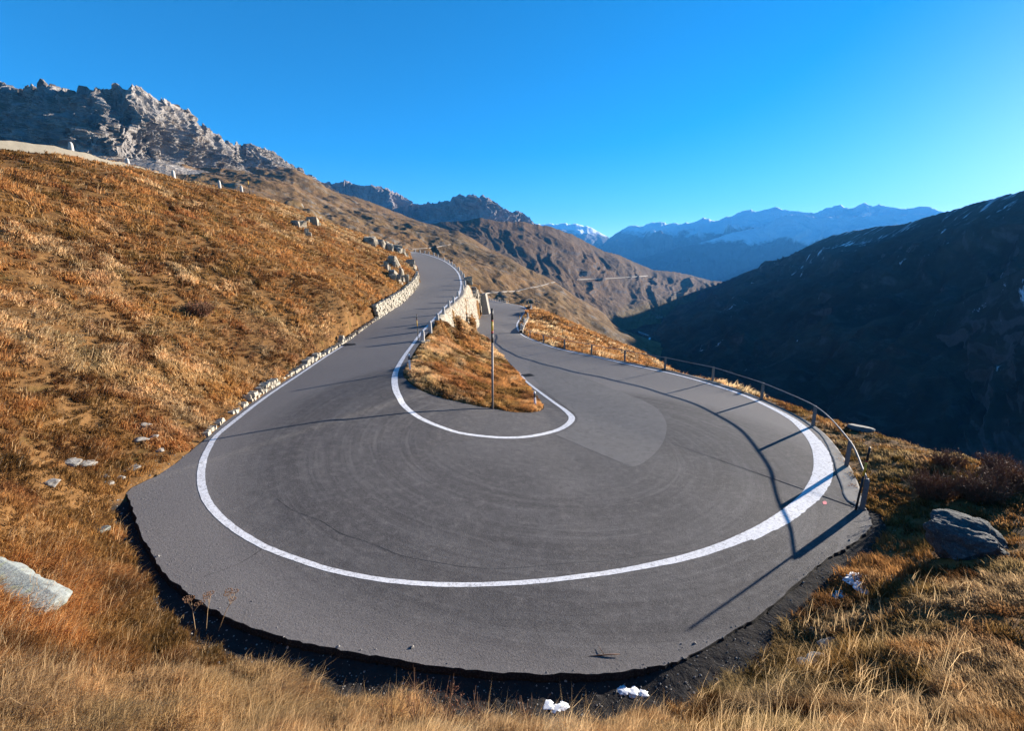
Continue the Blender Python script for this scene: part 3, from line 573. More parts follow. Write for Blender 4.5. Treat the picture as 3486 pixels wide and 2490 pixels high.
S4, S4P = sheet('hill', 'dark brown ridge crossing the valley with a thin road on its flank',
  [[(1400, 930, 1000), (1475, 930, 1000), (1700, 990, 980), (1900, 1060, 980), (2050, 1112, 1080), (2150, 1122, 1280), (2220, 1107, 1480), (2300, 1088, 1700), (2400, 1060, 2000), (2480, 1030, 2300), (2560, 1010, 2500)],
   [(1400, 850, 1150), (1475, 850, 1150), (1700, 880, 1250), (1900, 930, 1350), (2050, 985, 1500), (2150, 1010, 1650), (2220, 1015, 1800), (2300, 1015, 2000), (2400, 1005, 2250), (2480, 990, 2500), (2560, 985, 2700)],
   [(1400, 775, 1350), (1475, 762, 1400), (1528, 755, 1420), (1581, 753, 1450), (1633, 743, 1480), (1702, 755, 1520), (1781, 755, 1600), (1807, 763, 1630), (1871, 771, 1700), (1913, 787, 1750), (1950, 800, 1800), (2003, 829, 1880), (2055, 856, 1950), (2100, 866, 2030), (2161, 893, 2130), (2222, 920, 2250), (2295, 926, 2400), (2356, 938, 2520), (2417, 956, 2620), (2475, 961, 2720), (2560, 975, 2850)]],
  1400, 2560, 420, (60, 70, 6), MH['ridge'], 15, .0042, .6, .4, 41, (-100, 350, -260), jag=3, ridged=False)
S7, _ = sheet('mountain', 'faint blue mountain at the head of the valley',
  [[(1780, 900, 10080), (2200, 940, 10080)],
   [(1780, 765, 11760), (1828, 763, 11760), (1871, 765, 11760), (1918, 760, 11760), (1966, 763, 11760), (2013, 776, 11760), (2045, 792, 11760), (2074, 811, 11760), (2110, 835, 11760), (2200, 870, 11760)]],
  1780, 2200, 160, (40, 5), MH['blue3'], 230, .0007, .6, .5, 52, (0, 700, -700), jag=36)
S8, _ = sheet('mountain', 'blue hazy mountain range with snowy summits across the valley',
  [[(1950, 930, 7920), (2300, 950, 7920), (2800, 930, 7920), (3300, 900, 7920)],
   [(1950, 875, 10800), (2045, 834, 10800), (2098, 797, 10680), (2120, 780, 10680), (2143, 770, 10680), (2191, 770, 10560), (2216, 758, 10560), (2249, 756, 10560), (2277, 766, 10560), (2295, 761, 10560), (2313, 764, 10440), (2356, 758, 10440), (2396, 743, 10440), (2435, 755, 10320), (2466, 743, 10320), (2527, 720, 10200), (2545, 715, 10200), (2600, 717, 10080), (2624, 712, 10080), (2639, 703, 10080), (2667, 717, 9960), (2710, 717, 9840), (2746, 728, 9840), (2777, 726, 9720), (2807, 709, 9600), (2862, 700, 9600), (2898, 712, 9480), (2923, 697, 9480), (2944, 690, 9360), (2972, 701, 9360), (2999, 697, 9360), (3039, 707, 9240), (3075, 712, 9240), (3112, 708, 9120), (3167, 706, 9120), (3215, 725, 9000), (3300, 750, 8880)]],
  1950, 3300, 420, (70, 6), MH['blue'], 260, .0007, .7, .45, 63, (400, 700, -700), jag=34, smooth_d=20)
S9, _ = sheet('hill', 'deep blue shadowed spur below the snowy range',
  [[(2080, 1010, 7150), (2500, 1010, 7150), (2900, 950, 7150), (3260, 900, 7150)],
   [(2080, 915, 8580), (2160, 885, 8580), (2300, 848, 8580), (2400, 822, 8580), (2500, 790, 8437), (2600, 773, 8437), (2640, 748, 8437), (2690, 730, 8437), (2730, 731, 8294), (2780, 742, 8294), (2900, 738, 8294), (3000, 735, 8151), (3120, 728, 8151), (3260, 745, 8008)]],
  2080, 3260, 300, (60, 6), MH['blue2'], 130, .0011, .7, .4, 71, (400, 700, -700), jag=14)
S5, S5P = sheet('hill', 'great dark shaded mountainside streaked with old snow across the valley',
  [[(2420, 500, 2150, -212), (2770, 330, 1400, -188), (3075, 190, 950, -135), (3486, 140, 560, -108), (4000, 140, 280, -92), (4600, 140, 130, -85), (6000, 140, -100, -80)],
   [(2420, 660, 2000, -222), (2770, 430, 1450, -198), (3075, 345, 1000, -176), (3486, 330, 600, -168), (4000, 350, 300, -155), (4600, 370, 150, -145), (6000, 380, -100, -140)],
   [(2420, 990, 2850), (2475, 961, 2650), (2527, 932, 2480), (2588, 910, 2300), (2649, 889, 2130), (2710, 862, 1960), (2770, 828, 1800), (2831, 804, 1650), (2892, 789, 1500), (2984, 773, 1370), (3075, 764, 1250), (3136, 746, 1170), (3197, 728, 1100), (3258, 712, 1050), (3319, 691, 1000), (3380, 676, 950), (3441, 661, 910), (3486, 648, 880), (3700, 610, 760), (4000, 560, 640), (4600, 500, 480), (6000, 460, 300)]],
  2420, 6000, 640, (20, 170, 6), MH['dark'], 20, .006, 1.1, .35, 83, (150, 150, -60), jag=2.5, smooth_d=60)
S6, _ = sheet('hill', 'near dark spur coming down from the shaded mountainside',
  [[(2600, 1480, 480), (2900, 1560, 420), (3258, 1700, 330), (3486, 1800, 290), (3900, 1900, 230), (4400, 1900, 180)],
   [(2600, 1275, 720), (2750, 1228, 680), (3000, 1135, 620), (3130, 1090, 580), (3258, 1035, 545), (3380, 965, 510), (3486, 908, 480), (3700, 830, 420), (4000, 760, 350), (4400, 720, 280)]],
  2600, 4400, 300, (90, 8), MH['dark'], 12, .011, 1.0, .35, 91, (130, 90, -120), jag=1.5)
t = NT('valley_turf', .97, .05); p = t.pos(); valley_m = t.out(t.mix(t.ramp(t.noise(p, .01, 6, .6), [(.4, 0.), (.6, 1.)]), (.045, .055, .018), (.10, .09, .03)))
vf = mesh_from('valley_floor', [(-4900, -650, -330), (14900, -650, -330), (14900, 12600, -330), (-4900, 12600, -330)], [(0, 1, 2, 3)], valley_m); tag(vf, 'ground far below the valley slopes', kind='structure')


#PART2
# ------------------------------------------------------------------ things that make the road
def road_pt(u, v):
    for k in range(0, 14, 2):
        for a, b in ((k, 0), (-k, 0), (0, k)):
            h = RB.ray_cast(Vector(CAMP), Vector(ray(u+a, v+b)).normalized())
            if h[0] is not None: return np.array(h[0])
    h = RB.find_nearest(Vector(atd(u, v, 60))); return np.array(h[0])
def rz(x, y, z0):
    h = RB.ray_cast(Vector((x, y, z0+2.5)), Vector((0, 0, -1)))
    if h[0] is None or abs(h[0].z-z0) > 2: return z0
    return h[0].z
def ribbon(name, uv, hw, mat, parent, lift=.004, step=.12, ragged=.0, cols=5, seed=0, far=True):
    P = catmull([np.r_[road_pt(u, v), h] for (u, v), h in zip(uv, hw)], 6); P, t = resample(P, step)
    d = np.gradient(P[:, :2], axis=0); d /= np.linalg.norm(d, axis=1)[:, None]+1e-9; d = smooth_rows(d, 3); nn = np.stack([d[:, 1], -d[:, 0]], 1)
    V = []; k = np.linspace(-1, 1, cols)
    ja = fbm(t*5, t*0+seed, o=4, s=seed, g=.7)*ragged; jb = fbm(t*5, t*0+seed+9, o=4, s=seed+3, g=.7)*ragged
    for i in range(len(P)):
        r = math.hypot(P[i, 0], P[i, 1])
        for q in k:
            off = q*P[i, 3]+(ja[i] if q < 0 else jb[i])*abs(q); x, y = P[i, :2]+nn[i]*off
            V.append((x, y, rz(x, y, P[i, 2])+lift+(r*.00012 if far else 0)))
    return mesh_from(name, V, grid_faces(len(P), cols), mat, parent)
OUTL = [(1168, 1178), (1103, 1219), (1025, 1272), (942, 1327), (865, 1382), (787, 1443), (737, 1485), (710, 1527), (693, 1565), (685, 1610), (687, 1654), (704, 1704), (737, 1748), (787, 1793), (854, 1837), (909, 1866), (1029, 1911), (1143, 1946), (1314, 1977), (1486, 1991), (1657, 1991), (1829, 1981), (2000, 1961), (2172, 1934), (2343, 1897), (2498, 1845), (2607, 1796), (2700, 1738), (2768, 1676), (2798, 1600), (2782, 1520), (2735, 1460), (2690, 1424), (2618, 1386), (2527, 1345), (2405, 1305), (2283, 1272), (2198, 1254), (2055, 1222), (1897, 1187), (1823, 1162), (1781, 1143), (1763, 1122), (1760, 1106), (1768, 1090), (1786, 1064), (1790, 1053), (1779, 1045), (1758, 1039), (1712, 1031), (1668, 1023)]
OUTW = [0.075, 0.075, 0.083, 0.090, 0.098, 0.105, 0.105, 0.109, 0.112, 0.116, 0.116, 0.112, 0.105, 0.101, 0.094, 0.090, 0.086, 0.083, 0.083, 0.083, 0.083, 0.086, 0.090, 0.098, 0.135, 0.162, 0.207, 0.243, 0.288, 0.297, 0.270, 0.234, 0.189, 0.153, 0.135, 0.117, 0.108, 0.108, 0.099, 0.099, 0.108, 0.117, 0.126, 0.135, 0.144, 0.144, 0.144, 0.144, 0.144, 0.144, 0.144]
ribbon('edge_line', OUTL, OUTW, M['paint'], road, ragged=.013, seed=2)
INL = [(1380, 857.5), (1422, 861.5), (1464, 871), (1507, 887), (1538, 907), (1559, 929), (1567, 950), (1570, 972), (1559, 1008), (1520, 1042), (1482, 1082), (1453, 1113), (1416, 1158), (1390, 1194), (1366, 1230), (1348, 1265), (1343, 1297), (1348, 1328), (1366, 1368), (1406, 1408), (1457, 1437), (1536, 1467), (1616, 1483), (1714, 1491), (1794, 1488), (1865, 1475), (1912, 1459), (1940, 1439), (1946, 1421), (1924, 1398), (1893, 1376), (1833, 1332), (1790, 1298), (1774, 1285), (1758, 1270)]
INW = [.16]*8+[.15, .13, .12, .12, .12, .12, .14, .16, .18, .18, .17, .15, .14, .13, .13, .13, .13, .14, .15, .17, .18, .14, .12, .11, .10, .10, .10]
ribbon('edge_line', INL, INW, M['paint'], road, ragged=.015, seed=5)
ribbon('worn_line', [(2560, 1838), (2660, 1788), (2745, 1728), (2800, 1672), (2826, 1610), (2816, 1545), (2790, 1500)], [.05, .07, .09, .10, .10, .08, .04], M['paint'], road, ragged=.045, seed=8, lift=.0035)
CR = [[(1880, 1479), (1950, 1506), (2010, 1533), (2090, 1566), (2157, 1591)], [(943, 1700), (1000, 1740), (1092, 1775), (1160, 1817), (1258, 1849), (1372, 1894), (1500, 1918), (1560, 1928), (1660, 1937), (1772, 1934), (1915, 1920), (2058, 1911), (2200, 1894), (2343, 1880)],
      [(1908, 1283), (1932, 1304), (1952, 1313), (1976, 1326), (2015, 1332)], [(1980, 1467), (2031, 1471), (2065, 1478), (2100, 1491), (2160, 1494)], [(1946, 1372), (1950, 1390), (1958, 1396)],
      [(905, 1860), (850, 1900), (780, 1935), (690, 1965)], [(1350, 1300), (1340, 1330), (1360, 1372), (1395, 1410)]]
for i, c in enumerate(CR): ribbon('crack', c, [.007]*len(c), M['crack'], road, ragged=.016, cols=3, seed=20+i, lift=.003, far=False)
import mathutils
def road_sheet(name, uv, mat, lift, cell=.35, parent=None):
    B = catmull([road_pt(u, v) for u, v in uv]+[road_pt(*uv[0])], 4)[:-1]; b2 = B[:, :2]; x0, y0 = b2.min(0); x1, y1 = b2.max(0)
    gx, gy = np.meshgrid(np.arange(x0, x1, cell), np.arange(y0, y1, cell)); gx = gx.ravel(); gy = gy.ravel()
    k = inside(gx, gy, b2) & (dist_poly(gx, gy, b2) > cell*.4); pts = [tuple(p) for p in b2]+list(zip(gx[k], gy[k])); n0 = len(b2)
    r = mathutils.geometry.delaunay_2d_cdt([Vector(p) for p in pts], [], [list(range(n0))], 1, 1e-5)
    V = []
    for p in r[0]:
        i = int(np.argmin(((B[:, :2]-np.array(p))**2).sum(1))); V.append((p[0], p[1], rz(p[0], p[1], B[i, 2])+lift))
    return mesh_from(name, V, [f for f in r[2]], mat, parent)
road_sheet('resurfaced_patch', [(1890, 1480), (2010, 1533), (2090, 1566), (2155, 1590), (2225, 1548), (2262, 1495), (2268, 1440), (2240, 1395), (2190, 1365), (2100, 1330), (2000, 1290), (1900, 1258), (1820, 1222), (1800, 1262), (1850, 1325), (1925, 1385), (1965, 1420), (1950, 1452)], M['patch'], .002, .3, road)
road_sheet('spray_mark', [(2800, 1710), (2808, 1707), (2815, 1712), (2812, 1719), (2803, 1718)], M['pink'], .006, .1, road)
# drain grates
for u, v, lab in ((1797, 1279, 'black iron drain grate in the lower road beside the island'), (1188, 1173, 'black iron drain grate at the foot of the dry stone wall')):
    p = road_pt(u, v); g = empty('drain_grate', p, .5, lab, 'drain grate')
    V, Fc = merge([box((0, .42, .012), (.9, .06, .03)), box((0, -.42, .012), (.9, .06, .03)), box((.42, 0, .012), (.06, .78, .03)), box((-.42, 0, .012), (.06, .78, .03))]); mesh_from('frame', V, Fc, M['grate'], g, False)
    V, Fc = merge([box((-.34+.1*i, 0, .012), (.045, .78, .02)) for i in range(8)]); mesh_from('bars', V, Fc, M['grate'], g, False)

# kerb under the railing
FB = [(2935, 1732, -1.10), (2881, 1587, -1.09), (2767, 1451, -1.15), (2592, 1360, -1.33), (2425, 1299, -1.42), (2263, 1260, -1.53), (2126, 1232, -1.63), (2013, 1209, -1.75), (1921, 1189, -1.98), (1849, 1170, -2.28), (1804, 1152, -2.62), (1778, 1133, -3.0)]
FP = []
for f in FB:
    zz = f[2]
    for _ in range(4):
        p = atz(f[0], f[1], zz); zz = RB.find_nearest(Vector(p))[0].z+.03
    FP.append(atz(f[0], f[1], zz))
FP = np.array(FP)
Fc_ = catmull(FP, 10); Fs, _t = resample(Fc_, .25)
V = []
for p in Fs:
    h = RB.find_nearest(Vector((p[0], p[1], p[2]-.05))); e = np.array(h[0]); w = p[:2]-e[:2]; L = np.linalg.norm(w); 
    w = w/(L+1e-9); L = min(L, .75); e2 = p[:2]-w*(L+.02)
    for q, dz in ((-.0, -.3), (0, -.012), (.04, .0), (L+.10, .012), (L+.16, -.02), (L+.17, -.5)):
        xy = e2+w*q; V.append((*xy, p[2]+dz))
kerb = mesh_from('kerb', V, grid_faces(len(Fs), 6), M['concrete'], None, False); tag(kerb, 'pale concrete kerb strip carrying the steel railing', kind='structure')
# steel railing
fence = empty('guard_railing', FP[5], 0, 'grey steel guard railing of posts and one pipe rail along the outer kerb', 'railing')
FL = FP[5]; PH = 1.06; tops = []
for i, p in enumerate(FP):
    d = FP[min(i+1, len(FP)-1)]-FP[max(i-1, 0)]; a = math.atan2(d[1], d[0]); c = p-FL
    V, Fc = merge([box((c[0], c[1], c[2]+PH/2-.1), (.012, .10, PH+.2), a), box((c[0]+.055*math.cos(a), c[1]+.055*math.sin(a), c[2]+PH/2-.1), (.012, .13, PH+.2), a), box((c[0]-.055*math.cos(a), c[1]-.055*math.sin(a), c[2]+PH/2-.1), (.012, .13, PH+.2), a)])
    po = mesh_from('post', V, Fc, M['steel'], fence, False)
    tops.append(c+np.array([0, 0, PH+.015]))
rp = catmull(tops, 8)
sag = np.sin(np.linspace(0, math.pi*(len(tops)-1), len(rp)))**2*.03; rp[:, 2] -= sag
V, Fc = tube(rp, .030, 10); rail = mesh_from('rail', V, Fc, M['steel'], fence)
for p in tops:
    V, Fc = tube([p+np.array([0, 0, -.05]), p+np.array([0, 0, .028])], .05, 10); mesh_from('clamp', V, Fc, M['steel'], fence)

# ------------------------------------------------------------------ stone bollards
def bollard_mesh():
    prof = [(-.25, .175), (.0, .172), (.25, .163), (.5, .152), (.68, .14), (.78, .118), (.84, .08), (.87, .035)]; nseg = 14; V = []
    for z, r in prof:
        for q in range(nseg):
            w = 2*math.pi*q/nseg; sq = 1/max(abs(math.cos(w)), abs(math.sin(w)))**.45; V.append((r*sq*math.cos(w)*1.0, r*sq*math.sin(w)*.9, z))
    V = np.array(V); V[:, 0] += fbm(V[:, 0]*9, V[:, 1]*9, V[:, 2]*6, o=3, s=4)*.012; V[:, 1] += fbm(V[:, 0]*9+7, V[:, 1]*9, V[:, 2]*6, o=3, s=6)*.012
    Fc = [tuple(f) for f in grid_faces(len(prof), nseg, True)]+[tuple(range((len(prof)-1)*nseg, len(prof)*nseg))]
    return V, Fc
BP = None
ORD = 'first second third fourth fifth sixth seventh eighth ninth tenth eleventh twelfth thirteenth fourteenth fifteenth sixteenth seventeenth eighteenth nineteenth twentieth twenty-first twenty-second twenty-third twenty-fourth'.split()
def bollard(p, rzv, label, group, sc=1.0):
    global BP
    if BP is None:
        V, Fc = bollard_mesh(); BP = mesh_from('stone_bollard', V, Fc, M['bollard']); o = BP
    else:
        o = BP.copy(); COL.objects.link(o)
    o.location = [float(c) for c in p]; o.rotation_euler = (RNG.normal()*.025, RNG.normal()*.025, rzv+RNG.normal()*.15); o.scale = (sc, sc, sc*(1+RNG.normal()*.03)); tag(o, label, 'bollard', group); return o
B2 = [(832, 1140), (880, 1075), (928, 1015), (967, 972), (1001, 925), (1032, 888), (1060, 850), (1089, 812), (1103, 778), (1096, 735), (1082, 714), (1065, 696), (1037, 676), (1022, 662), (1000, 649), (971, 636), (931, 614), (905, 603), (872, 592), (845, 581), (814, 573), (784, 565), (745, 558)]
# world line of the upper road's outer kerb
KL = Ic[:16*K]; 
for i, (cx, cy) in enumerate(B2):
    u = 1000+cx/1.895; v = 560+cy/1.895
    # nearest kerb-line point by image column and row
    pr = []
    for k in range(K, 15*K):
        q = KL[k]-CAMP; f = q[1]*CP-q[2]*SP; uu = 1743+F*q[0]/f; vv = 1245-F*(q[1]*SP+q[2]*CP)/f; pr.append(((uu-u)**2+((vv-v)*1.6)**2, k))
    k = min(pr)[1]; y = KL[k][1]
    # keep the picture column, at the kerb's distance
    p = atd(u, v, y); p = np.array([p[0], p[1], KL[k][2]+.01])
    lab = 'pale stone guard bollard, %s up the upper road from the island snow pole' % ORD[i] if i < 8 else 'small far stone guard bollard, %s up the upper road from the island snow pole' % ORD[i]
    bollard(p, 0, lab, 'stone bollards lining the upper road')
for i, (cx, cy) in enumerate([(1262, 862), (1275, 866), (1286, 869), (1297, 872), (1309, 875), (1320, 878), (1332, 881), (1343, 884), (1354, 887), (1366, 890), (1383, 893)]):
    u = 1000+cx/1.895; v = 560+cy/1.895; p = road_pt(u, v); p = p+np.array([0, 1.2, -.1]); p[2] = max(p[2]-.05, -8)
    bollard(p, 0, 'tiny far stone bollard on the lower road, %s from the buttress' % ORD[i], 'far stone bollards on the lower road', 1.15)

# ------------------------------------------------------------------ retaining walls
def wall_sheet(name, top, bot, nu, nv, mat, amp, label, cat, seed=0, thick=.6):
    T = resample(top, .01)[0]; B = resample(bot, .01)[0]
    T = T[np.linspace(0, len(T)-1, nu).astype(int)]; B = B[np.linspace(0, len(B)-1, nu).astype(int)]; f = np.linspace(0, 1, nv)[:, None, None]
    Pm = T[None]*(1-f)+B[None]*f; du = np.gradient(Pm, axis=1); dv = np.gradient(Pm, axis=0); N = np.cross(du, dv); N /= np.linalg.norm(N, axis=2)[..., None]+1e-9
    N *= np.where(np.sum(N*np.array([1, -.3, 0.2]), 2) < 0, -1, 1)[..., None]
    L = np.broadcast_to(np.r_[0, np.cumsum(np.linalg.norm(np.diff(Pm[nv//2], axis=0), axis=1))], (nv, nu)); S = np.cumsum(np.r_[np.zeros((1, nu)), np.linalg.norm(np.diff(Pm, axis=0), axis=2)], 0)
    bl = np.floor(L/1.1+np.floor(S/.7)*.45); hb = _h(bl, np.floor(S/.7), np.zeros_like(bl), seed)
    d = hb*.35+fbm(L*.8, S*.8, o=5, s=seed, ridged=True)*.6
    hole = smooth(.42, .58, vnoise(L*.55, S*.8, s=seed+4)); d = d-hole*.9
    d[:2] *= .2
    Pm = Pm+N*(amp*d)[..., None]; back = T-N[0]*thick
    back[:, 2] = T[:, 2]; bb = B-N[-1]*thick
    A_ = np.concatenate([back[None]-np.array([0, 0, .02]), Pm, bb[None]], 0)
    o = mesh_from(name, A_.reshape(-1, 3), grid_faces(nv+2, nu, False), mat, uv=np.concatenate([np.stack([np.r_[L[:1], L, L[-1:]].ravel(), np.r_[S[:1], S, S[-1:]].ravel()], 1)]))
    return tag(o, label, cat)
wall_sheet('retaining_wall', WT - np.array([0, 0, .05]), WB, 190, 50, M['wall'], .16, 'tall pale rough stone retaining wall under the upper road bollards', 'retaining wall', 3)
# buttress
def prism(front, depth, mat, name, label, cat):
    fr = [np.array(p) for p in front]; n = len(fr); bk = [p+np.array(depth) for p in fr]
    bm = bmesh.new(); vs = [bm.verts.new(p) for p in fr+bk]; bm.faces.new(vs[:n]); bm.faces.new(vs[n:][::-1])
    for i in range(n): bm.faces.new((vs[i], vs[n+i], vs[n+(i+1) % n], vs[(i+1) % n]))
    bmesh.ops.recalc_face_normals(bm, faces=bm.faces); bmesh.ops.bevel(bm, geom=bm.edges[:], offset=.06, segments=2, affect='EDGES', profile=.6)
    me = bpy.data.meshes.new(name); bm.to_mesh(me); bm.free(); me.materials.append(mat); o = bpy.data.objects.new(name, me); COL.objects.link(o); return tag(o, label, cat)
DB = 103
prism([atd(1636, 1004, DB), atd(1652, 1001, DB), atd(1665.5, 1071, DB), atd(1641, 1072, DB)], (.2, 3.0, .1), M['concrete'], 'wall_buttress', 'tapering concrete buttress standing at the end of the retaining wall', 'buttress')
# dry stone wall along the left side of the upper road
DW = Oc[6*K:18*K+4]; Ds, dt = resample(DW[:, :3], .02); dn = np.stack([np.interp(np.linspace(0, 1, len(Ds)), np.linspace(0, 1, len(DW)), nrm[6*K:18*K+4, a]) for a in (0, 1)], 1)
stones = []; s = 0.0; tot = dt[-1]; rs = np.random.default_rng(5)
SB = []   # rounded block template
for zz, k in ((-.5, .80), (-.42, .96), (.42, .96), (.5, .80)):
    for xx, yy in ((-.5, -.42), (-.42, -.5), (.42, -.5), (.5, -.42), (.5, .42), (.42, .5), (-.42, .5), (-.5, .42)): SB.append((xx*k, yy*k, zz))
SB = np.array(SB); SF = [tuple(f) for f in grid_faces(4, 8, True)]+[tuple(range(7, -1, -1)), tuple(range(24, 32))]
WV = []; WF = []
for row in range(7):
    s = rs.uniform(0, .3)
    while s < tot-.2:
        i = min(int(s/tot*(len(Ds)-1)), len(Ds)-1); f = s/tot; hmax = 1.35*(1-smooth(.42, .80, f))+.25*(1-smooth(.9, 1.0, f)); hmax *= 1+.18*float(vnoise(np.array([s*.5]), np.array([0.]), s=3)[0])
        if f > .55: hmax = min(hmax, .42) if vnoise(np.array([s*.35]), np.array([2.]), s=9)[0] > -.05 else .02
        l = rs.uniform(.18, .50)*(1 if f < .55 else .6); hh = rs.uniform(.17, .25); z = row*.205
        if z < hmax and rs.random() > (.04 if f < .55 else .22):
            j = min(i+3, len(Ds)-1); d = Ds[j]-Ds[max(i-3, 0)]; a = math.atan2(d[1], d[0])+rs.normal()*.08
            sc = np.array([l, rs.uniform(.35, .5), hh]); P = SB*sc+rs.normal(size=SB.shape)*.016; ca, sa = math.cos(a), math.sin(a); t2 = rs.normal()*.10
            P = np.stack([P[:, 0], P[:, 1], P[:, 2]+P[:, 0]*t2], 1); P = np.stack([P[:, 0]*ca-P[:, 1]*sa, P[:, 0]*sa+P[:, 1]*ca, P[:, 2]], 1)
            off = .22+z*.16+rs.normal()*.03; b = len(WV)
            for q in P: WV.append((Ds[i, 0]+dn[i, 0]*off+q[0], Ds[i, 1]+dn[i, 1]*off+q[1], Ds[i, 2]+z+.05+q[2]))
            WF += [tuple(v+b for v in q) for q in SF]
        s += l+rs.uniform(.0, .03)
o = mesh_from('dry_stone_wall', WV, WF, M['drystone'], None, False); tag(o, 'low pale dry stone wall at the foot of the left hillside', 'stone wall')
# parapet on the lower road's bend
PW = [(1768, 1131), (1779, 1106), (1793, 1084), (1803, 1062), (1806, 1046)]; PD = [70, 84, 98, 116, 128]
pp = np.array([atd(u, v, d) for (u, v), d in zip(PW, PD)]); pp = catmull(pp, 8); V = []
for i, p in enumerate(pp):
    d = pp[min(i+1, len(pp)-1)]-pp[max(i-1, 0)]; w = np.array([d[1], -d[0]])/np.linalg.norm(d[:2])
    if w[0] < 0: w = -w
    for q, dz in ((0, -1.2), (0, .25), (.5, .25), (.75, -2.6)): V.append((*(p[:2]+w*q), p[2]+dz))
o = mesh_from('parapet_wall', V, grid_faces(len(pp), 4), M['concrete'], None, False); tag(o, 'low pale parapet wall carrying bollards on the bend of the lower road', 'parapet')
for i, f in enumerate((.04, .30, .52, .72, .92)):
    p = pp[int(f*(len(pp)-1))]; bollard(p+np.array([.2, .1, .22]), 0, 'stone bollard on the lower road parapet, %s from the railing' % ORD[i], 'bollards on the parapet of the lower bend', 1.15)
# concrete edge of the road on top of the hillside, with its bollards
UC = [(-38.6, 18, 14.6), (-37.6, 30, 15.6), (-37.2, 36, 16.0), (-36.9, 41, 16.4), (-38, 47, 17.0), (-38.3, 52, 17.0), (-39.5, 60, 17.6)]
uc = catmull(UC, 10); V = []
for i, p in enumerate(uc):
    d = uc[min(i+1, len(uc)-1)]-uc[max(i-1, 0)]; w = np.array([d[1], -d[0]])/np.linalg.norm(d[:2]); f = i/(len(uc)-1); hh = .62*(1-smooth(.3, .9, f))+.02
    g = gz1(p[0], p[1])
    for q, dz in ((.32, -.6), (.25, hh), (-.35, hh+.02), (-.4, -.6)): V.append((*(p[:2]+w*q), g+dz))
o = mesh_from('concrete_wall', V, grid_faces(len(uc), 4), M['oldconcrete'], None, False); tag(o, 'pale concrete edge wall on the skyline at the top of the grassy hill', 'wall')
for i, (u, v, d) in enumerate([(244, 522, 41), (437, 571, 50), (592, 608, 55), (748, 640, 62), (823, 655, 70)]):
    p = atd(u, v, d); p[2] = min(p[2], gz1(p[0], p[1])+.35 if i > 0 else p[2]); p = p-np.array([0, 0, .05])
    bollard(p, 0, 'stone bollard on the skyline of the grassy hill, %s from the picture edge' % ORD[i], 'bollards on the hilltop road', 1.12)

# ------------------------------------------------------------------ snow poles and delineators
def snow_pole(base, h, r, bands, lean, label, group=None, name='snow_pole'):
    e = empty(name, base, 0, label, 'snow pole', group); e.rotation_euler = (lean[1], lean[0], 0)
    for nm, mt, a, b in bands:
        V, Fc = tube([(0, 0, a*h), (0, 0, b*h)], r*(1.0 if nm == 'shaft' else 1.02), 12); mesh_from(nm, V, Fc, M[mt], e)
    return e
BB = [('black_band', 'black', .89, 1.0), ('red_band', 'red', .876, .89), ('yellow_band', 'yellow', .783, .876), ('red_band', 'red', .762, .783), ('black_band', 'black', .667, .762), ('shaft', 'pole', -.06, .667)]
bz = ground_at(1677, 1392); bz = atz(1677, 1391, -.92)
snow_pole(bz, 5.75, .060, BB, (0.004, 0), 'tall thick steel snow pole with yellow band rising from the grassy island')
SBD = [('black_band', 'black', .79, 1.0), ('red_band', 'red', .765, .79), ('yellow_band', 'yellow', .54, .765), ('shaft', 'black', -.1, .54)]
G = 'thin black and yellow snow poles'
snow_pole(atz(2914, 1733, -1.12), 2.26, .034, SBD, (.045, 0), 'thin black yellow snow pole beside the near end post of the steel railing', G)
snow_pole(road_pt(1424, 1158), 2.15, .034, SBD, (-.03, 0), 'thin black yellow snow pole beside the nearest bollard of the upper road', G)
snow_pole(atd(1769, 1119, 75), 2.7, .045, SBD, (0, 0), 'thin black yellow snow pole on the inside of the far bend of the lower road', G)
snow_pole(atd(1799, 1052, 122), 2.6, .055, SBD, (0, 0), 'distant yellow snow pole at the far end of the parapet', G)
snow_pole(atd(850, 658, 82), 2.6, .05, SBD, (-.03, 0), 'thin black yellow snow pole on the skyline of the grassy hill', G)
def delineator(base, rzv, lean, label):
    e = empty('delineator_post', base, rzv, label, 'delineator', 'white roadside delineator posts'); e.rotation_euler = (lean[1], lean[0], rzv)
    V = []; prof = [(-.3, .06), (.62, .058), (.80, .056)]; 
    V, Fc = merge([box((0, 0, .17), (.12, .10, .98))]); mesh_from('lower_post', V, Fc, M['white'], e, False)
    V, Fc = merge([box((0, 0, .78), (.122, .102, .24))]); mesh_from('black_band', V, Fc, M['black'], e, False)
    rim = [(.12*math.cos(w)/2, .98+.06*math.sin(w)) for w in np.linspace(0, math.pi, 9)]; pts = [(-.06, .90), (.06, .90)]+rim; n = len(pts)
    V = [(x, -.05, z) for x, z in pts]+[(x, .05, z) for x, z in pts]; Fc = [tuple(range(n)), tuple(range(2*n-1, n-1, -1))]+[(i, (i+1) % n, n+(i+1) % n, n+i) for i in range(n)]
    mesh_from('white_head', V, Fc, M['white'], e, False); V, Fc = box((0, -.053, .80), (.06, .006, .16)); mesh_from('reflector', V, Fc, M['steel'], e, False); return e
delineator(atz(1396, 1260, .72), .3, (-.03, 0), 'white delineator post leaning at the left edge of the grassy island')
delineator(atz(1822, 1388, -1.5), -.2, (-.05, 0), 'white delineator post with black band at the right tip of the island')

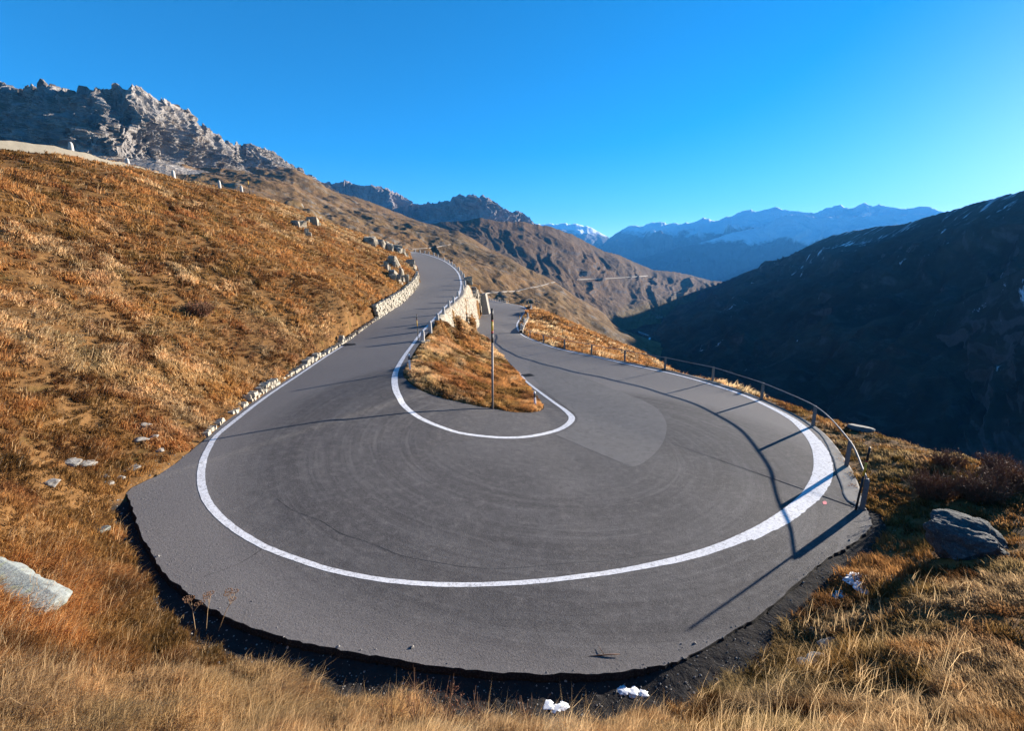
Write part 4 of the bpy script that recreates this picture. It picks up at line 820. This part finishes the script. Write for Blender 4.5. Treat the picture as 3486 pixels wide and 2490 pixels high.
# ------------------------------------------------------------------ rocks
def rock(name, p, dims, rzv, mat, label, seed, cat='rock', flat=.0, sub=4, rough=.22, tilt=(0, 0), group=None, facets=7, sink=.25, boxy=0.0):
    bm = bmesh.new(); bmesh.ops.create_icosphere(bm, subdivisions=sub, radius=1.0); V = np.array([v.co[:] for v in bm.verts]); Fc = [tuple(v.index for v in f.verts) for f in bm.faces]; bm.free()
    rs = np.random.default_rng(seed)
    if boxy: V = V*(1-boxy)+V/np.max(np.abs(V), 1)[:, None]*boxy*.85
    for _ in range(facets):
        nvec = rs.normal(size=3); nvec /= np.linalg.norm(nvec); k = rs.uniform(.55, .82); d = V@nvec; m = d > k; V[m] -= nvec*(d[m]-k)[:, None]*.92
    nn = V/np.linalg.norm(V, axis=1)[:, None]
    V = V+nn*(fbm(V[:, 0]*1.6+seed, V[:, 1]*1.6, V[:, 2]*1.6, o=5, s=seed)*rough+fbm(V[:, 0]*6+seed, V[:, 1]*6, V[:, 2]*9, o=4, s=seed+5, ridged=True)*rough*.18)[:, None]
    if flat: V[:, 2] = np.minimum(V[:, 2], flat+fbm(V[:, 0]*2, V[:, 1]*2, o=4, s=seed+2)*.06)
    V = V*np.array(dims)/2; 
    o = mesh_from(name, V, Fc, mat, None, True); o.location = [float(p[0]), float(p[1]), float(p[2]+dims[2]/2-sink*dims[2])]; o.rotation_euler = (tilt[0], tilt[1], rzv)
    return tag(o, label, cat, group)
def outcrop(p, w, h, rzv, label, seed, group, sink=.35, n=5):
    rs = np.random.default_rng(seed); bm = bmesh.new()
    for k in range(n):
        big = 1.0 if k == 0 else rs.uniform(.35, .75); dim = np.array([w*rs.uniform(.5, .75), w*rs.uniform(.4, .65), h*rs.uniform(.7, 1.0)])*big
        c = np.zeros(3) if k == 0 else np.array([rs.uniform(-.45, .45)*w, rs.uniform(-.35, .35)*w, rs.uniform(-.35, .05)*h]); P = rs.uniform(-.5, .5, (26, 3)); P = np.sign(P)*np.abs(P*2)**.45*.5*dim
        a = rs.normal()*.5; t_ = rs.normal()*.25; P = np.stack([P[:, 0]*math.cos(a)-P[:, 1]*math.sin(a), P[:, 0]*math.sin(a)+P[:, 1]*math.cos(a), P[:, 2]+P[:, 0]*t_], 1)+c
        vs = [bm.verts.new(q) for q in P]; r = bmesh.ops.convex_hull(bm, input=vs)
        for q in set(g for g in r['geom_interior']+r['geom_unused'] if isinstance(g, bmesh.types.BMVert)):
            if q.is_valid and not q.link_faces: bm.verts.remove(q)
    bmesh.ops.triangulate(bm, faces=bm.faces[:]); bmesh.ops.subdivide_edges(bm, edges=[e for e in bm.edges if e.calc_length() > w*.12], cuts=2, use_grid_fill=True); bmesh.ops.triangulate(bm, faces=bm.faces[:])
    V = np.array([v.co[:] for v in bm.verts]); Fc = [tuple(v.index for v in f.verts) for f in bm.faces]; bm.free()
    q = V*(2.2/w)+seed; d3 = np.stack([fbm(q[:, 0], q[:, 1], q[:, 2], o=4, s=seed+i) for i in range(3)], 1); V = V+d3*w*.05
    o = mesh_from('rock_outcrop', V, Fc, M['outcrop'], None, False); o.location = [float(p[0]), float(p[1]), float(p[2]+h/2-sink*h)]; o.rotation_euler = (0, 0, rzv); return tag(o, label, 'rock', group)
def on_ground(u, v): return ground_at(u, v)
rock('boulder', on_ground(3280, 1880), (2.25, 1.7, 1.3), -.45, M['boulder'], 'big dark lichen covered boulder in the grass beside the right end of the bend', 4, 'boulder', rough=.24, tilt=(.0, .20), sink=.30, sub=6, boxy=.3, facets=12)
rock('rock_slab', on_ground(-30, 2030), (2.3, 1.5, .55), .25, M['slab'], 'large flat pale slab in the grass at the left picture edge', 8, 'slab', flat=.35, sub=5, rough=.18, sink=.35, tilt=(.25, .30), facets=4)
rock('stone', on_ground(345, 1815), (.52, .4, .34), .4, M['slab'], 'pale white stone in the grass left of the asphalt corner', 12, 'stone', flat=.4)
rock('rock_slab', on_ground(2928, 1462), (1.9, 1.1, .5), .5, M['darkstone'], 'pale slab on the skyline of the verge beyond the railing', 15, 'slab', flat=.4, tilt=(0, .2), sink=.35)
GS = 'stones scattered in the turf by the asphalt corner'
for i, (u, v, s, lab) in enumerate([(243, 1578, .50, 'grey flat stone left of the white stone pair above the asphalt corner'), (287, 1583, .55, 'grey flat stone beside its twin above the asphalt corner'), (447, 1598, .5, 'bright white stone just above the asphalt corner'), (408, 1628, .32, 'small pale stone under the bright white stone'), (363, 1648, .34, 'small grey stone nearest the asphalt corner'), (487, 1449, .5, 'grey stone high in the turf above the shadow tip'), (476, 1500, .45, 'grey stone in the dark hollow above the shadow tip'), (546, 1535, .32, 'white pebble stone beside the shadow tip'), (178, 1645, .42, 'pale stone farthest left of the scattered ones'), (520, 1490, .4, 'angular grey stone in the eroded turf'), (352, 1625, .3, 'small stone half buried in the eroded turf')]):
    rock('stone', on_ground(u, v), (s*1.25, s, s*.5), i*.7, M['stone'], lab, 30+i, 'stone', sub=3, group=GS, sink=.45, boxy=.5, facets=12, rough=.3)
for i, (u, v, w, h, lab) in enumerate([(1012, 772, 3.0, 2.2, 'pale rock outcrop high on the hillside, the left one'), (1066, 762, 3.2, 1.8, 'pale rock outcrop high on the hillside, the right one'), (1045, 800, 1.3, 1.5, 'single upright stone below the two high outcrops'),
    (1252, 828, 4.5, 3.0, 'rock outcrop on the crest, leftmost of the row above the upper road'), (1300, 842, 5.0, 3.4, 'dark hollow rock outcrop on the crest above the upper road'), (1352, 858, 5.5, 4.2, 'big overhanging boulder beside the vanishing upper road'), (1372, 868, 2.6, 4.0, 'tall pale block at the very edge of the vanishing upper road'),
    (1348, 905, 4.0, 3.2, 'blocky outcrop in the middle of the hill end'), (1335, 900, 2.5, 3.0, 'grey block leaning on the middle outcrop'), (1315, 915, 1.6, 2.2, 'narrow grey stone left of the middle outcrop'), (1343, 950, 3.6, 2.9, 'pale cracked block lowest on the hill end'), (1366, 945, 1.8, 2.8, 'thin dark stone standing beside the lowest block'), (1397, 905, 3.4, 3.0, 'pale rounded rock at the head of the dry stone wall'), (1408, 918, 2.4, 1.8, 'small pale rock at the head of the dry stone wall')]):
    outcrop(on_ground(u, v), w*.78, h*.78, i*1.1, lab, 60+i, 'rock outcrops on the hillside')
for i, (u, v, d, w, h, lab) in enumerate([(1590, 958, 84, 2.6, 2.0, 'brown rock on the verge behind the upper road bollards'), (1602, 995, 92, 4.0, 2.4, 'rough rock on top of the retaining wall'), (1618, 1000, 98, 4.0, 2.6, 'dark mossy rock on top of the retaining wall'), (1624, 1004, 101, 2.0, 2.4, 'pale rock pushed against the buttress'), (1618, 1035, 101, 2.2, 6.0, 'tall pale rock face between wall and buttress')]):
    outcrop(atd(u, v, d)-np.array([0, 0, h*.4]), w, h, i*.9, lab, 90+i, 'rocks above the retaining wall', .1)
for i, (u, v, w, lab) in enumerate([(1433, 1170, .75, 'grey flat kerb stone below the nearest bollard'), (1455, 1166, .55, 'rounded kerb stone right of the nearest bollard')]):
    rock('stone', ground_at(u, v), (w, w*.8, w*.5), i, M['stone'], lab, 110+i, 'stone', sub=3)
for i, (u, v, w, lab) in enumerate([(2840, 2200, .75, 'cracked grey slab stone in the turf below the snow, the upper one'), (2790, 2262, .8, 'cracked grey slab stone in the turf, the middle one'), (2760, 2285, .6, 'cracked grey slab stone in the turf, the lowest one'), (2650, 2350, .4, 'dark stone where the ditch meets the right bank')]):
    rock('stone', ground_at(u, v), (w*1.0, w*.6, w*.14), i*.8, M['darkstone'], lab, 120+i, 'stone', sub=4, flat=.5, sink=.5, group='flat stones at the right bank')
# snow patches
def snow(uv, h, label):
    rs = np.random.default_rng(int(uv[0][0])); P = [ground_at(u, v) for u, v, s in uv]; bm = bmesh.new()
    for p, (u, v, s) in zip(P, uv):
        r = bmesh.ops.create_icosphere(bm, subdivisions=3, radius=1.0)['verts']
        for q in r:
            n = float(fbm(np.array([q.co.x*2+u]), np.array([q.co.y*2]), np.array([q.co.z*2]), o=4)[0]); n2_ = float(fbm(np.array([q.co.x*5+v]), np.array([q.co.y*5]), np.array([q.co.z*5]), o=3)[0]); n = n*1.0+.22*n2_; q.co = Vector(((q.co.x*s*(1+.9*n))*1.3+p[0], q.co.y*s*(1+.9*n)+p[1], q.co.z*h*.13*(1+.9*n)+p[2]+h*.02))
    me = bpy.data.meshes.new('snow_patch'); bm.to_mesh(me); bm.free(); me.materials.append(M['snow']); me.polygons.foreach_set('use_smooth', [True]*len(me.polygons))
    o = bpy.data.objects.new('snow_patch', me); COL.objects.link(o); return tag(o, label, 'snow patch')
snow([(2120, 2352, .09), (2150, 2358, .11), (2185, 2362, .08)], .11, 'lump of old white snow in the ditch at the bottom of the picture')
snow([(1860, 2403, .10), (1890, 2406, .13), (1915, 2406, .08)], .05, 'thin strip of snow where the grass meets the ditch')
snow([(2925, 1975, .26), (2945, 2000, .18), (2955, 2018, .10)], .08, 'largest snow patch in the shadow of the boulder')
snow([(2855, 2035, .18), (2872, 2025, .14), (2840, 2040, .08)], .07, 'smaller snow patch left of the largest one in the boulder shadow')

# ------------------------------------------------------------------ grass
def blades(name, x, y, z, L, w, ang, lean, tint, nb, label, spread, mat=None, parent=None, ext=None):
    n = len(x); N = n*nb; rs = np.random.default_rng(n)
    rep = lambda a: np.repeat(a, nb)
    X, Y, Z, Lr, Wd, A_, Le, Sp = map(rep, (x, y, z, L, w, ang, lean, spread))
    Lr = Lr*rs.uniform(.5, 1.15, N); A2 = A_+rs.normal(size=N)*.75; Le = Le+rs.normal(size=N)*.22; rad = Sp*np.sqrt(rs.random(N)); th = rs.random(N)*6.283
    bx = X+rad*np.cos(th); by = Y+rad*np.sin(th); hx, hy = np.cos(A2), np.sin(A2); ya = rs.random(N)*3.1416; wx, wy = np.cos(ya)*Wd*.5, np.sin(ya)*Wd*.5
    l1 = Le*.55; l2 = Le*1.25+.15; m = .55
    mx = bx+hx*np.sin(l1)*Lr*m; my = by+hy*np.sin(l1)*Lr*m; mz = Z+np.cos(l1)*Lr*m; tx = mx+hx*np.sin(l2)*Lr*(1-m); ty = my+hy*np.sin(l2)*Lr*(1-m); tz = mz+np.cos(l2)*Lr*(1-m)
    b0 = Z-.03
    V = np.stack([np.stack([bx-wx, by-wy, b0], 1), np.stack([bx+wx, by+wy, b0], 1), np.stack([mx+wx*.8, my+wy*.8, mz], 1), np.stack([mx-wx*.8, my-wy*.8, mz], 1), np.stack([tx, ty, tz], 1)], 1).reshape(-1, 3)
    i = (np.arange(N)*5)[:, None]; Fq = np.concatenate([i+np.array([[0, 1, 2]]), i+np.array([[0, 2, 3]]), i+np.array([[3, 2, 4]])], 0)
    c = np.repeat(tint, nb, 0)*rs.uniform(.6, 1.35, N)[:, None]; c = np.repeat(c, 5, 0)
    o = mesh_from(name, V, Fq, mat or M['grass'], parent, col=c); tag(o, label, None, None, 'stuff'); return o
def scatter(n, a0, a1, r0, r1, seed):
    rs = np.random.default_rng(seed); a = np.radians(rs.uniform(a0, a1, n)); r = np.exp(rs.uniform(math.log(r0), math.log(r1), n)); return r*np.sin(a), r*np.cos(a), r
ORANGE, DARKB, STRAW, OLIVE, RUST = map(np.array, ((.40, .200, .072), (.13, .062, .026), (.68, .51, .29), (.21, .165, .045), (.27, .11, .045)))
def tints(x, y, straw=.3, olive=.2):
    a = fbm(x*.45, y*.45, o=4, s=40); b = fbm(x*.16, y*.16, o=4, s=44); c = fbm(x*1.4, y*1.4, o=3, s=47); e = fbm(x*.3+9, y*.3, o=4, s=49)
    t = DARKB+(ORANGE-DARKB)*smooth(-.48, .10, a+.5*c)[:, None]; t = t+(STRAW-t)*(smooth(.05, .5, b+.7*c)*straw)[:, None]; t = t+(RUST-t)*(smooth(.1, .45, e)*.6)[:, None]; t = t+(OLIVE-t)*(smooth(.18, .42, vnoise(x*.8, y*.8, s=51))*olive)[:, None]
    return t
gs = np.gradient
dzx = lambda x, y: (samp(x+.6, y)-samp(x-.6, y))/1.2
dzy = lambda x, y: (samp(x, y+.6)-samp(x, y-.6))/1.2
def grass_zone(name, label, n, a0, a1, r0, r1, seed, sel, Lm, straw, olive, nb=12, wind=None, lean0=.75, wk=.0013, keep=.0, wmin=.006, pale=0.0, dark=1.0):
    x, y, r = scatter(n, a0, a1, r0, r1, seed); sd = samp(x, y, GSD); gm = samp(x, y, GGM)
    k = (sd > .22+.25*fbm(x*2, y*2, o=2, s=77)) & (gm < .45+.5*(np.random.default_rng(seed+500).random(len(x)) < .14)) & sel(x, y); x, y, r, sd = x[k], y[k], r[k], sd[k]
    cl = fbm(x*.8, y*.8, o=3, s=88); cl2 = vnoise(x*2.6, y*2.6, s=90)
    k = RNG.random(len(x)) < np.clip(.85+cl*1.2+.4*cl2, .28, 1); x, y, r, sd, cl, cl2 = x[k], y[k], r[k], sd[k], cl[k], cl2[k]
    z = samp(x, y); gx, gy = dzx(x, y), dzy(x, y)
    down = np.arctan2(-gy, -gx); wa = fbm(x*.25, y*.25, o=3, s=95)*2.2
    ang = down+wa if wind is None else wind+wa*.6
    L = Lm*(.72+.6*cl+.5*cl2+.25*RNG.random(len(x)))*np.clip(sd*1.2+.35, .3, 1); L = np.clip(L, .07, Lm*1.5)
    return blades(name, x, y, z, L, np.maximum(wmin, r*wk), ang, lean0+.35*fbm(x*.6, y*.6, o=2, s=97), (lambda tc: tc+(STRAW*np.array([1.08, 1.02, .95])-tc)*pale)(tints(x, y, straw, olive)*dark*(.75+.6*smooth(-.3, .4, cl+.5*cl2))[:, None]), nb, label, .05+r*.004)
left = lambda x, y: (x < -4) & ~((x > -9.5) & (y > 24) & (y < 48))
ISL = Ic[15*K:60*K, :2]
isl_poly = np.vstack([Ic[9*K:58*K, :2]])
island = lambda x, y: inside(x, y, isl_poly) & (y < 66) & ~inside(x, y, WPOLY)
nisl = lambda x, y: ~inside(x, y, isl_poly)
grass_zone('hillside_grass', 'rust brown windswept grass covering the left hillside', 84000, -58, -8, 9, 130, 1, lambda x, y: nisl(x, y) & (x < -3) & ~((x > -12) & (y > 30)), .28, .55, .22, 12, lean0=1.05)
grass_zone('bank_grass', 'straw coloured long grass on the near bank below the viewpoint', 16000, -58, 25, 4.2, 9.5, 2, lambda x, y: nisl(x, y) & (y < 12), .27, 1.0, .3, 13, wind=.5, lean0=1.15, wk=.0011, pale=.5)
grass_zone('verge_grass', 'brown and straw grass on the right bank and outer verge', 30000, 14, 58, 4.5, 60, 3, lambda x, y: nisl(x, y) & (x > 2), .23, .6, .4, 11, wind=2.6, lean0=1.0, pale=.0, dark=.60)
grass_zone('island_grass', 'brown tussock grass on the island between the two arms of the bend', 70000, -14, 8, 21, 66, 4, island, .28, .6, .3, 12)
grass_zone('slope_grass', 'pale dry grass on the shoulder below the lower road', 30000, -8, 30, 34, 170, 5, lambda x, y: nisl(x, y) & (x > -2), .5, .85, .1, 9, wk=.0016)

grass_zone('grass_stalks', 'long thin pale stalks standing out of the near bank grass', 2600, -55, 50, 4.3, 13, 6, lambda x, y: nisl(x, y) & (y < 13), .62, 1.0, .0, 3, wind=.3, lean0=.55, wk=.0006, pale=.75, wmin=.004)
grass_zone('hillside_stalks', 'thin pale stalks scattered over the left hillside', 6000, -56, -10, 9, 70, 7, lambda x, y: nisl(x, y) & (x < -5) & ~((x > -12) & (y > 28)), .50, 1.0, .0, 3, lean0=.9, wk=.0009, pale=.6)
# ------------------------------------------------------------------ shrubs and dry plants
def shrub(name, p, r, h, n, label, cat='shrub', seed=0, tint=(.10, .045, .028), leafy=.5, group=None, w=.012):
    rs = np.random.default_rng(seed); e = empty(name, p, 0, label, cat, group); SV = []; SF = []; LV = []; LF = []
    for i in range(n):
        a = rs.random()*6.283; rr0 = r*.35*math.sqrt(rs.random()); b = np.array([rr0*math.cos(a), rr0*math.sin(a), -.05]); lean = rs.uniform(.05, .75)*(1 if r > .4 else .5); L = h*rs.uniform(.6, 1.1)
        a2 = a+rs.normal()*.6; pts = [b]; d = np.array([math.cos(a2)*math.sin(lean), math.sin(a2)*math.sin(lean), math.cos(lean)])
        for q in range(4): d = d+rs.normal(size=3)*.12; d /= np.linalg.norm(d); pts.append(pts[-1]+d*L/4)
        v, f = tube(pts, np.linspace(w, w*.35, 5), 4, False); k = len(SV); SV += list(v); SF += [tuple(j+k for j in q) for q in f]
        for q in range(3):
            o = pts[rs.integers(1, 4)]; d2 = d+rs.normal(size=3)*.5; d2 /= np.linalg.norm(d2); v, f = tube([o, o+d2*L*.18, o+d2*L*.34+np.array([0, 0, .02])], [w*.5, w*.4, w*.2], 3, False); k = len(SV); SV += list(v); SF += [tuple(j+k for j in qq) for qq in f]
            if rs.random() < leafy:
                for m in range(5):
                    c = o+d2*L*rs.uniform(.1, .34)+rs.normal(size=3)*.02; s = w*rs.uniform(1.5, 3.2); t1 = rs.normal(size=3); t1 /= np.linalg.norm(t1); t2 = np.cross(t1, rs.normal(size=3)); t2 /= np.linalg.norm(t2); k = len(LV)
                    LV += [c-t1*s, c+t2*s*.45, c+t1*s, c-t2*s*.45]; LF.append((k, k+1, k+2, k+3))
    mesh_from('stems', SV, SF, M['twig'], e)
    if LV:
        o = mesh_from('leaves', LV, LF, M['leaf'], e)
    return e
GB_ = 'reddish brown bushes on the verge right of the railing'
for i, (u, v, r, h, n, lab) in enumerate([(3170, 1690, 1.1, .95, 200, 'reddish brown leafless bush nearest the railing on the verge'), (3330, 1700, 1.2, 1.0, 220, 'largest reddish brown bush behind the boulder'), (3440, 1660, 1.0, .9, 160, 'reddish brown bush behind the boulder at the picture edge'), (3230, 1590, 1.0, .7, 130, 'low reddish bush on the verge skyline, the left one'), (3390, 1600, .9, .7, 120, 'low reddish bush on the verge skyline, the right one')]):
    shrub('bush', on_ground(u, v), r, h, n, lab, 'bush', 200+i, group=GB_, leafy=.6)
shrub('bush', on_ground(680, 1075), 1.1, .9, 160, 'dark purple brown bush alone on the left hillside', 'bush', 220, w=.02)
GW = 'dry twiggy plants along the bottom edge'
for i, (u, v, r, h, n, lab) in enumerate([(1430, 2480, .22, .85, 26, 'tall bare twig clump at the bottom edge, left of the leafy one'), (1520, 2485, .2, .78, 22, 'tall twig clump with curled dead leaves at the bottom edge'), (1620, 2488, .25, .6, 22, 'twig clump right of the leafy clump at the bottom edge'), (1330, 2470, .2, .6, 14, 'thin bare twig clump leftmost at the bottom edge'), (1790, 2480, .22, .5, 16, 'short twig clump rightmost at the bottom edge')]):
    shrub('dry_shrub', on_ground(u, v), r, h, n, lab, 'dry plant', 240+i, group=GW, leafy=.75 if i == 1 else .12, w=.006)
def umbel(p, h, lean, seed, label):
    rs = np.random.default_rng(seed); e = empty('umbel_stalk', p, 0, label, 'dry plant', 'dry umbel stalks at the ditch'); top = np.array([lean[0]*h, lean[1]*h, h]); mid = top*.55+rs.normal(size=3)*.015
    parts = [tube([(0, 0, -.05), mid, top], [.008, .006, .004], 5)]
    heads = []
    for k in range(4):
        a = rs.random()*6.283; o = mid*(1-k*.22)+top*(k*.22) if k else top; tp = o+np.array([math.cos(a)*.10, math.sin(a)*.10, .12]) if k else top; 
        if k: parts.append(tube([o, tp], [.004, .003], 4))
        hd = []
        for q in range(9):
            b = q*.698; en = tp+np.array([math.cos(b)*.06, math.sin(b)*.06, .05]); hd.append(tube([tp-np.array([0, 0, .004]), en], [.003, .002], 3)); hd.append(box(en, (.018, .018, .012)))
        V, Fc = merge(hd); mesh_from('seed_head', V, Fc, M['twig'], e, False)
    V, Fc = merge(parts); mesh_from('stem', V, Fc, M['pale_stem'], e)
for i, (u, v, h, ln, lab) in enumerate([(667, 2160, .8, (.03, 0), 'dry umbel stalk at the ditch, the leftmost upright one'), (700, 2150, .8, (.22, .08), 'dry umbel stalk at the ditch, leaning right beside the upright one'), (740, 2150, .8, (.5, .15), 'dry umbel stalk at the ditch, the most strongly leaning one')]): umbel(ground_at(u, v), h, ln, i+3, lab)
# twig on the asphalt
p = road_pt(2055, 2235); V, Fc = merge([tube([(-.33, -.03, .012), (-.1, .0, .016), (.12, .012, .02), (.33, .03, .012)], [.008, .012, .012, .007], 6), tube([(.02, .01, .016), (-.03, .12, .03), (-.06, .22, .02)], [.008, .006, .003], 5)])
o = mesh_from('fallen_twig', V, Fc, M['twig']); o.location = p; tag(o, 'forked dry twig lying on the asphalt near the bottom edge', 'twig')
def rosette(p, r, seed, label):
    rs = np.random.default_rng(seed); V = []; Fc = []
    for k in range(16):
        a = rs.random()*6.283; L = r*rs.uniform(.6, 1.1); w = L*.28; d = np.array([math.cos(a), math.sin(a)]); q = np.array([-d[1], d[0]]); b = len(V); up = rs.uniform(.02, .10)
        for t, ww in ((0, .15), (.35, .8), (.7, 1.0), (1.0, .1)):
            c = d*L*t; z = .02+up*math.sin(t*2.6)
            for s in (-1, 1): V.append((c[0]+q[0]*w*ww*s, c[1]+q[1]*w*ww*s, z+.02*abs(s)))
        Fc += [(b, b+1, b+3, b+2), (b+2, b+3, b+5, b+4), (b+4, b+5, b+7, b+6)]
    o = mesh_from('leaf_rosette', V, Fc, M['greenleaf']); o.location = [float(c) for c in p]; tag(o, label, 'plant', 'green leaf rosettes at the asphalt edge')
for i, (u, v, r, lab) in enumerate([(2860, 1916, .26, 'largest low green leaf rosette on the asphalt edge under the boulder'), (2905, 1862, .2, 'green leaf rosette nearest the snow pole on the asphalt edge'), (2902, 1892, .17, 'smallest green leaf rosette between the other two')]): rosette(road_pt(u, v), r, i, lab)
shrub('dry_shrub', road_pt(2690, 2075), .12, .22, 22, 'small yellowing plant growing at the right edge of the asphalt', 'dry plant', 260, leafy=.9, w=.006)

# ------------------------------------------------------------------ far road, path, stream, hut
def on_sheet(Pm, uv, w, mat, name, label, lift, kind='structure', step=4):
    nv, nu = Pm.shape[:2]; T = BVHTree.FromPolygons([tuple(q) for q in Pm.reshape(-1, 3)], [tuple(f) for f in grid_faces(nv, nu).tolist()]); P = []
    for u, v in catmull([(*q, 0) for q in uv], 8)[:, :2]:
        h = T.ray_cast(Vector(CAMP), Vector(ray(u, v)).normalized())
        if h[0] is not None: P.append(np.array(h[0]))
    if len(P) < 2: return None
    P = np.array(P); 
    for _ in range(4): P[1:-1] = (P[:-2]+2*P[1:-1]+P[2:])/4
    d = np.gradient(P[:, :2], axis=0); d /= np.linalg.norm(d, axis=1)[:, None]+1e-9; nn = np.stack([d[:, 1], -d[:, 0]], 1); V = []
    for i in range(len(P)):
        for q, dz in ((-1, -3*lift), (-1, lift), (1, lift), (1, -3*lift)): V.append((*(P[i, :2]+nn[i]*w*q), P[i, 2]+dz))
    o = mesh_from(name, V, grid_faces(len(P), 4), mat, None, False); tag(o, label, kind=kind); return o
t = NT('gravel_track', .95, .1); track = t.out((.26, .23, .20)); t = NT('stream_water', .25, .5); water = t.out((.25, .32, .38))
c2 = lambda L: [(1000+a/1.895, 560+b/1.895) for a, b in L]; c3 = lambda L: [(2100+a/1.6407, 560+b/1.6407) for a, b in L]
on_sheet(S1P, c2([(1200, 835), (1260, 828), (1350, 820), (1450, 815), (1500, 800), (1580, 785), (1650, 765), (1700, 755)]), 1.5, track, 'gravel_track', 'pale track slanting across the brown hillside', .25)
on_sheet(S1P, c2([(760, 545), (840, 540), (900, 535), (960, 525), (1010, 515)]), 1.0, track, 'gravel_track', 'faint pale track high on the brown hillside', .15)
on_sheet(S4P, c2([(1820, 742), (1900, 738), (2000, 736), (2100, 730), (2200, 724), (2274, 720)])+c3([(40, 630), (100, 626), (170, 621)]), 3.5, track, 'far_road', 'thin pale road along the flank of the dark ridge', .8)
on_sheet(S5P, c3([(120, 935), (185, 965), (178, 990), (205, 1020), (165, 1050), (205, 1075), (200, 1095), (240, 1115), (250, 1140)]), 2.0, water, 'stream', 'thin winding stream on the shaded valley floor', 1.2)

# loose gravel along the asphalt edge
gp = []; rs = np.random.default_rng(77)
for i in range(NS):
    if secc[i] in 'nrl':
        for q in range(5 if secc[i] == 'n' else 8):
            j = min(i+1, NS-1); f = rs.random(); b = Oc[i]*(1-f)+Oc[j]*f; off = rs.normal()*.30+(.35 if secc[i] != 'r' else .45)
            x, y = b[:2]+nrm[i]*off; gp.append((x, y, b[2] if off < .0 else gz1(x, y), rs.uniform(.006, .026)*(2.2 if rs.random() < .06 else 1)))
    elif secc[i] == 'k' and Oc[i, 1] < 60:
        for q in range(3):
            b = Oc[i]; x, y = b[:2]-nrm[i]*abs(rs.normal())*.12; gp.append((x, y, b[2], rs.uniform(.006, .018)))
V = []; Fc = []
for x, y, z, r in gp:
    h = rz(x, y, z); h = h if abs(h-z) < .1 else z; k = len(V); a = rs.random(4)*6.28
    for q in range(4): V.append((x+r*rs.uniform(.6, 1.2)*math.cos(q*1.57+a[0]), y+r*rs.uniform(.6, 1.2)*math.sin(q*1.57+a[0]), h+r*rs.uniform(-.2, .3)))
    V.append((x, y, h+r*rs.uniform(.5, .9))); Fc += [(k, k+1, k+4), (k+1, k+2, k+4), (k+2, k+3, k+4), (k+3, k, k+4)]
o = mesh_from('gravel', V, Fc, M['stone'], None, False); tag(o, 'loose gravel strewn along the asphalt edge', kind='stuff')
LV = []; LF = []
for i in range(700):
    k = rs.integers(0, NS); 
    if secc[k] not in 'nr': continue
    x, y = Oc[k, :2]+nrm[k]*rs.uniform(.3, 1.1); z = gz1(x, y)+.015; t1 = rs.normal(size=3); t1[2] *= .3; t1 /= np.linalg.norm(t1); t2 = np.cross(t1, rs.normal(size=3)); t2 /= np.linalg.norm(t2); sz = rs.uniform(.012, .035); c = np.array([x, y, z]); b = len(LV)
    LV += [c-t1*sz, c+t2*sz*.5, c+t1*sz, c-t2*sz*.5]; LF.append((b, b+1, b+2, b+3))
o = mesh_from('fallen_leaves', LV, LF, M['leaf'], None, False); tag(o, 'dead brown leaves lying in the ditch', kind='stuff')
# far buildings
T4 = BVHTree.FromPolygons([tuple(q) for q in S4P.reshape(-1, 3)], [tuple(f) for f in grid_faces(*S4P.shape[:2]).tolist()])
for i, (u, v, w, lab) in enumerate([(1989, 938, 16, 'tiny pale building beside the far road on the dark ridge'), (1975, 941, 9, 'tiny shed left of the pale building by the far road'), (2233, 1082, 14, 'tiny valley house at the end of the valley meadow, the left one'), (2240, 1084, 12, 'tiny valley house at the end of the valley meadow, the middle one'), (2248, 1082, 15, 'tiny valley house at the end of the valley meadow, the right one')]):
    h = T4.ray_cast(Vector(CAMP), Vector(ray(u, v)).normalized())
    if h[0] is None: continue
    e = empty('far_house', h[0], .4*i, lab, 'house', 'tiny far houses'); V, Fc = box((0, 0, w*.2), (w, w*.7, w*.6)); mesh_from('wall', V, Fc, M['concrete'], e, False)
    a, b, z0, z1 = w*.55, w*.4, w*.5, w*.85; V = [(-a, -b, z0), (a, -b, z0), (a, b, z0), (-a, b, z0), (-a, 0, z1), (a, 0, z1)]; mesh_from('roof', V, [(0, 1, 5, 4), (2, 3, 4, 5), (0, 4, 3), (1, 2, 5), (3, 2, 1, 0)], M['twig'], e, False)
# ------------------------------------------------------------------ haze
hm = bpy.data.materials.new('valley_air'); hm.use_nodes = True; ht = hm.node_tree; ht.nodes.clear(); pv = ht.nodes.new('ShaderNodeVolumePrincipled'); ho = ht.nodes.new('ShaderNodeOutputMaterial'); ht.links.new(pv.outputs[0], ho.inputs['Volume'])
pv.inputs['Color'].default_value = (.08, .40, 1.0, 1); pv.inputs['Density'].default_value = 5.2e-5; pv.inputs['Anisotropy'].default_value = .0
V, Fc = box((5000, 6000, 700), (20000, 13400, 2100)); hz = mesh_from('haze', V, Fc, hm, None, False); tag(hz, 'thin blue air filling the valley', kind='stuff')
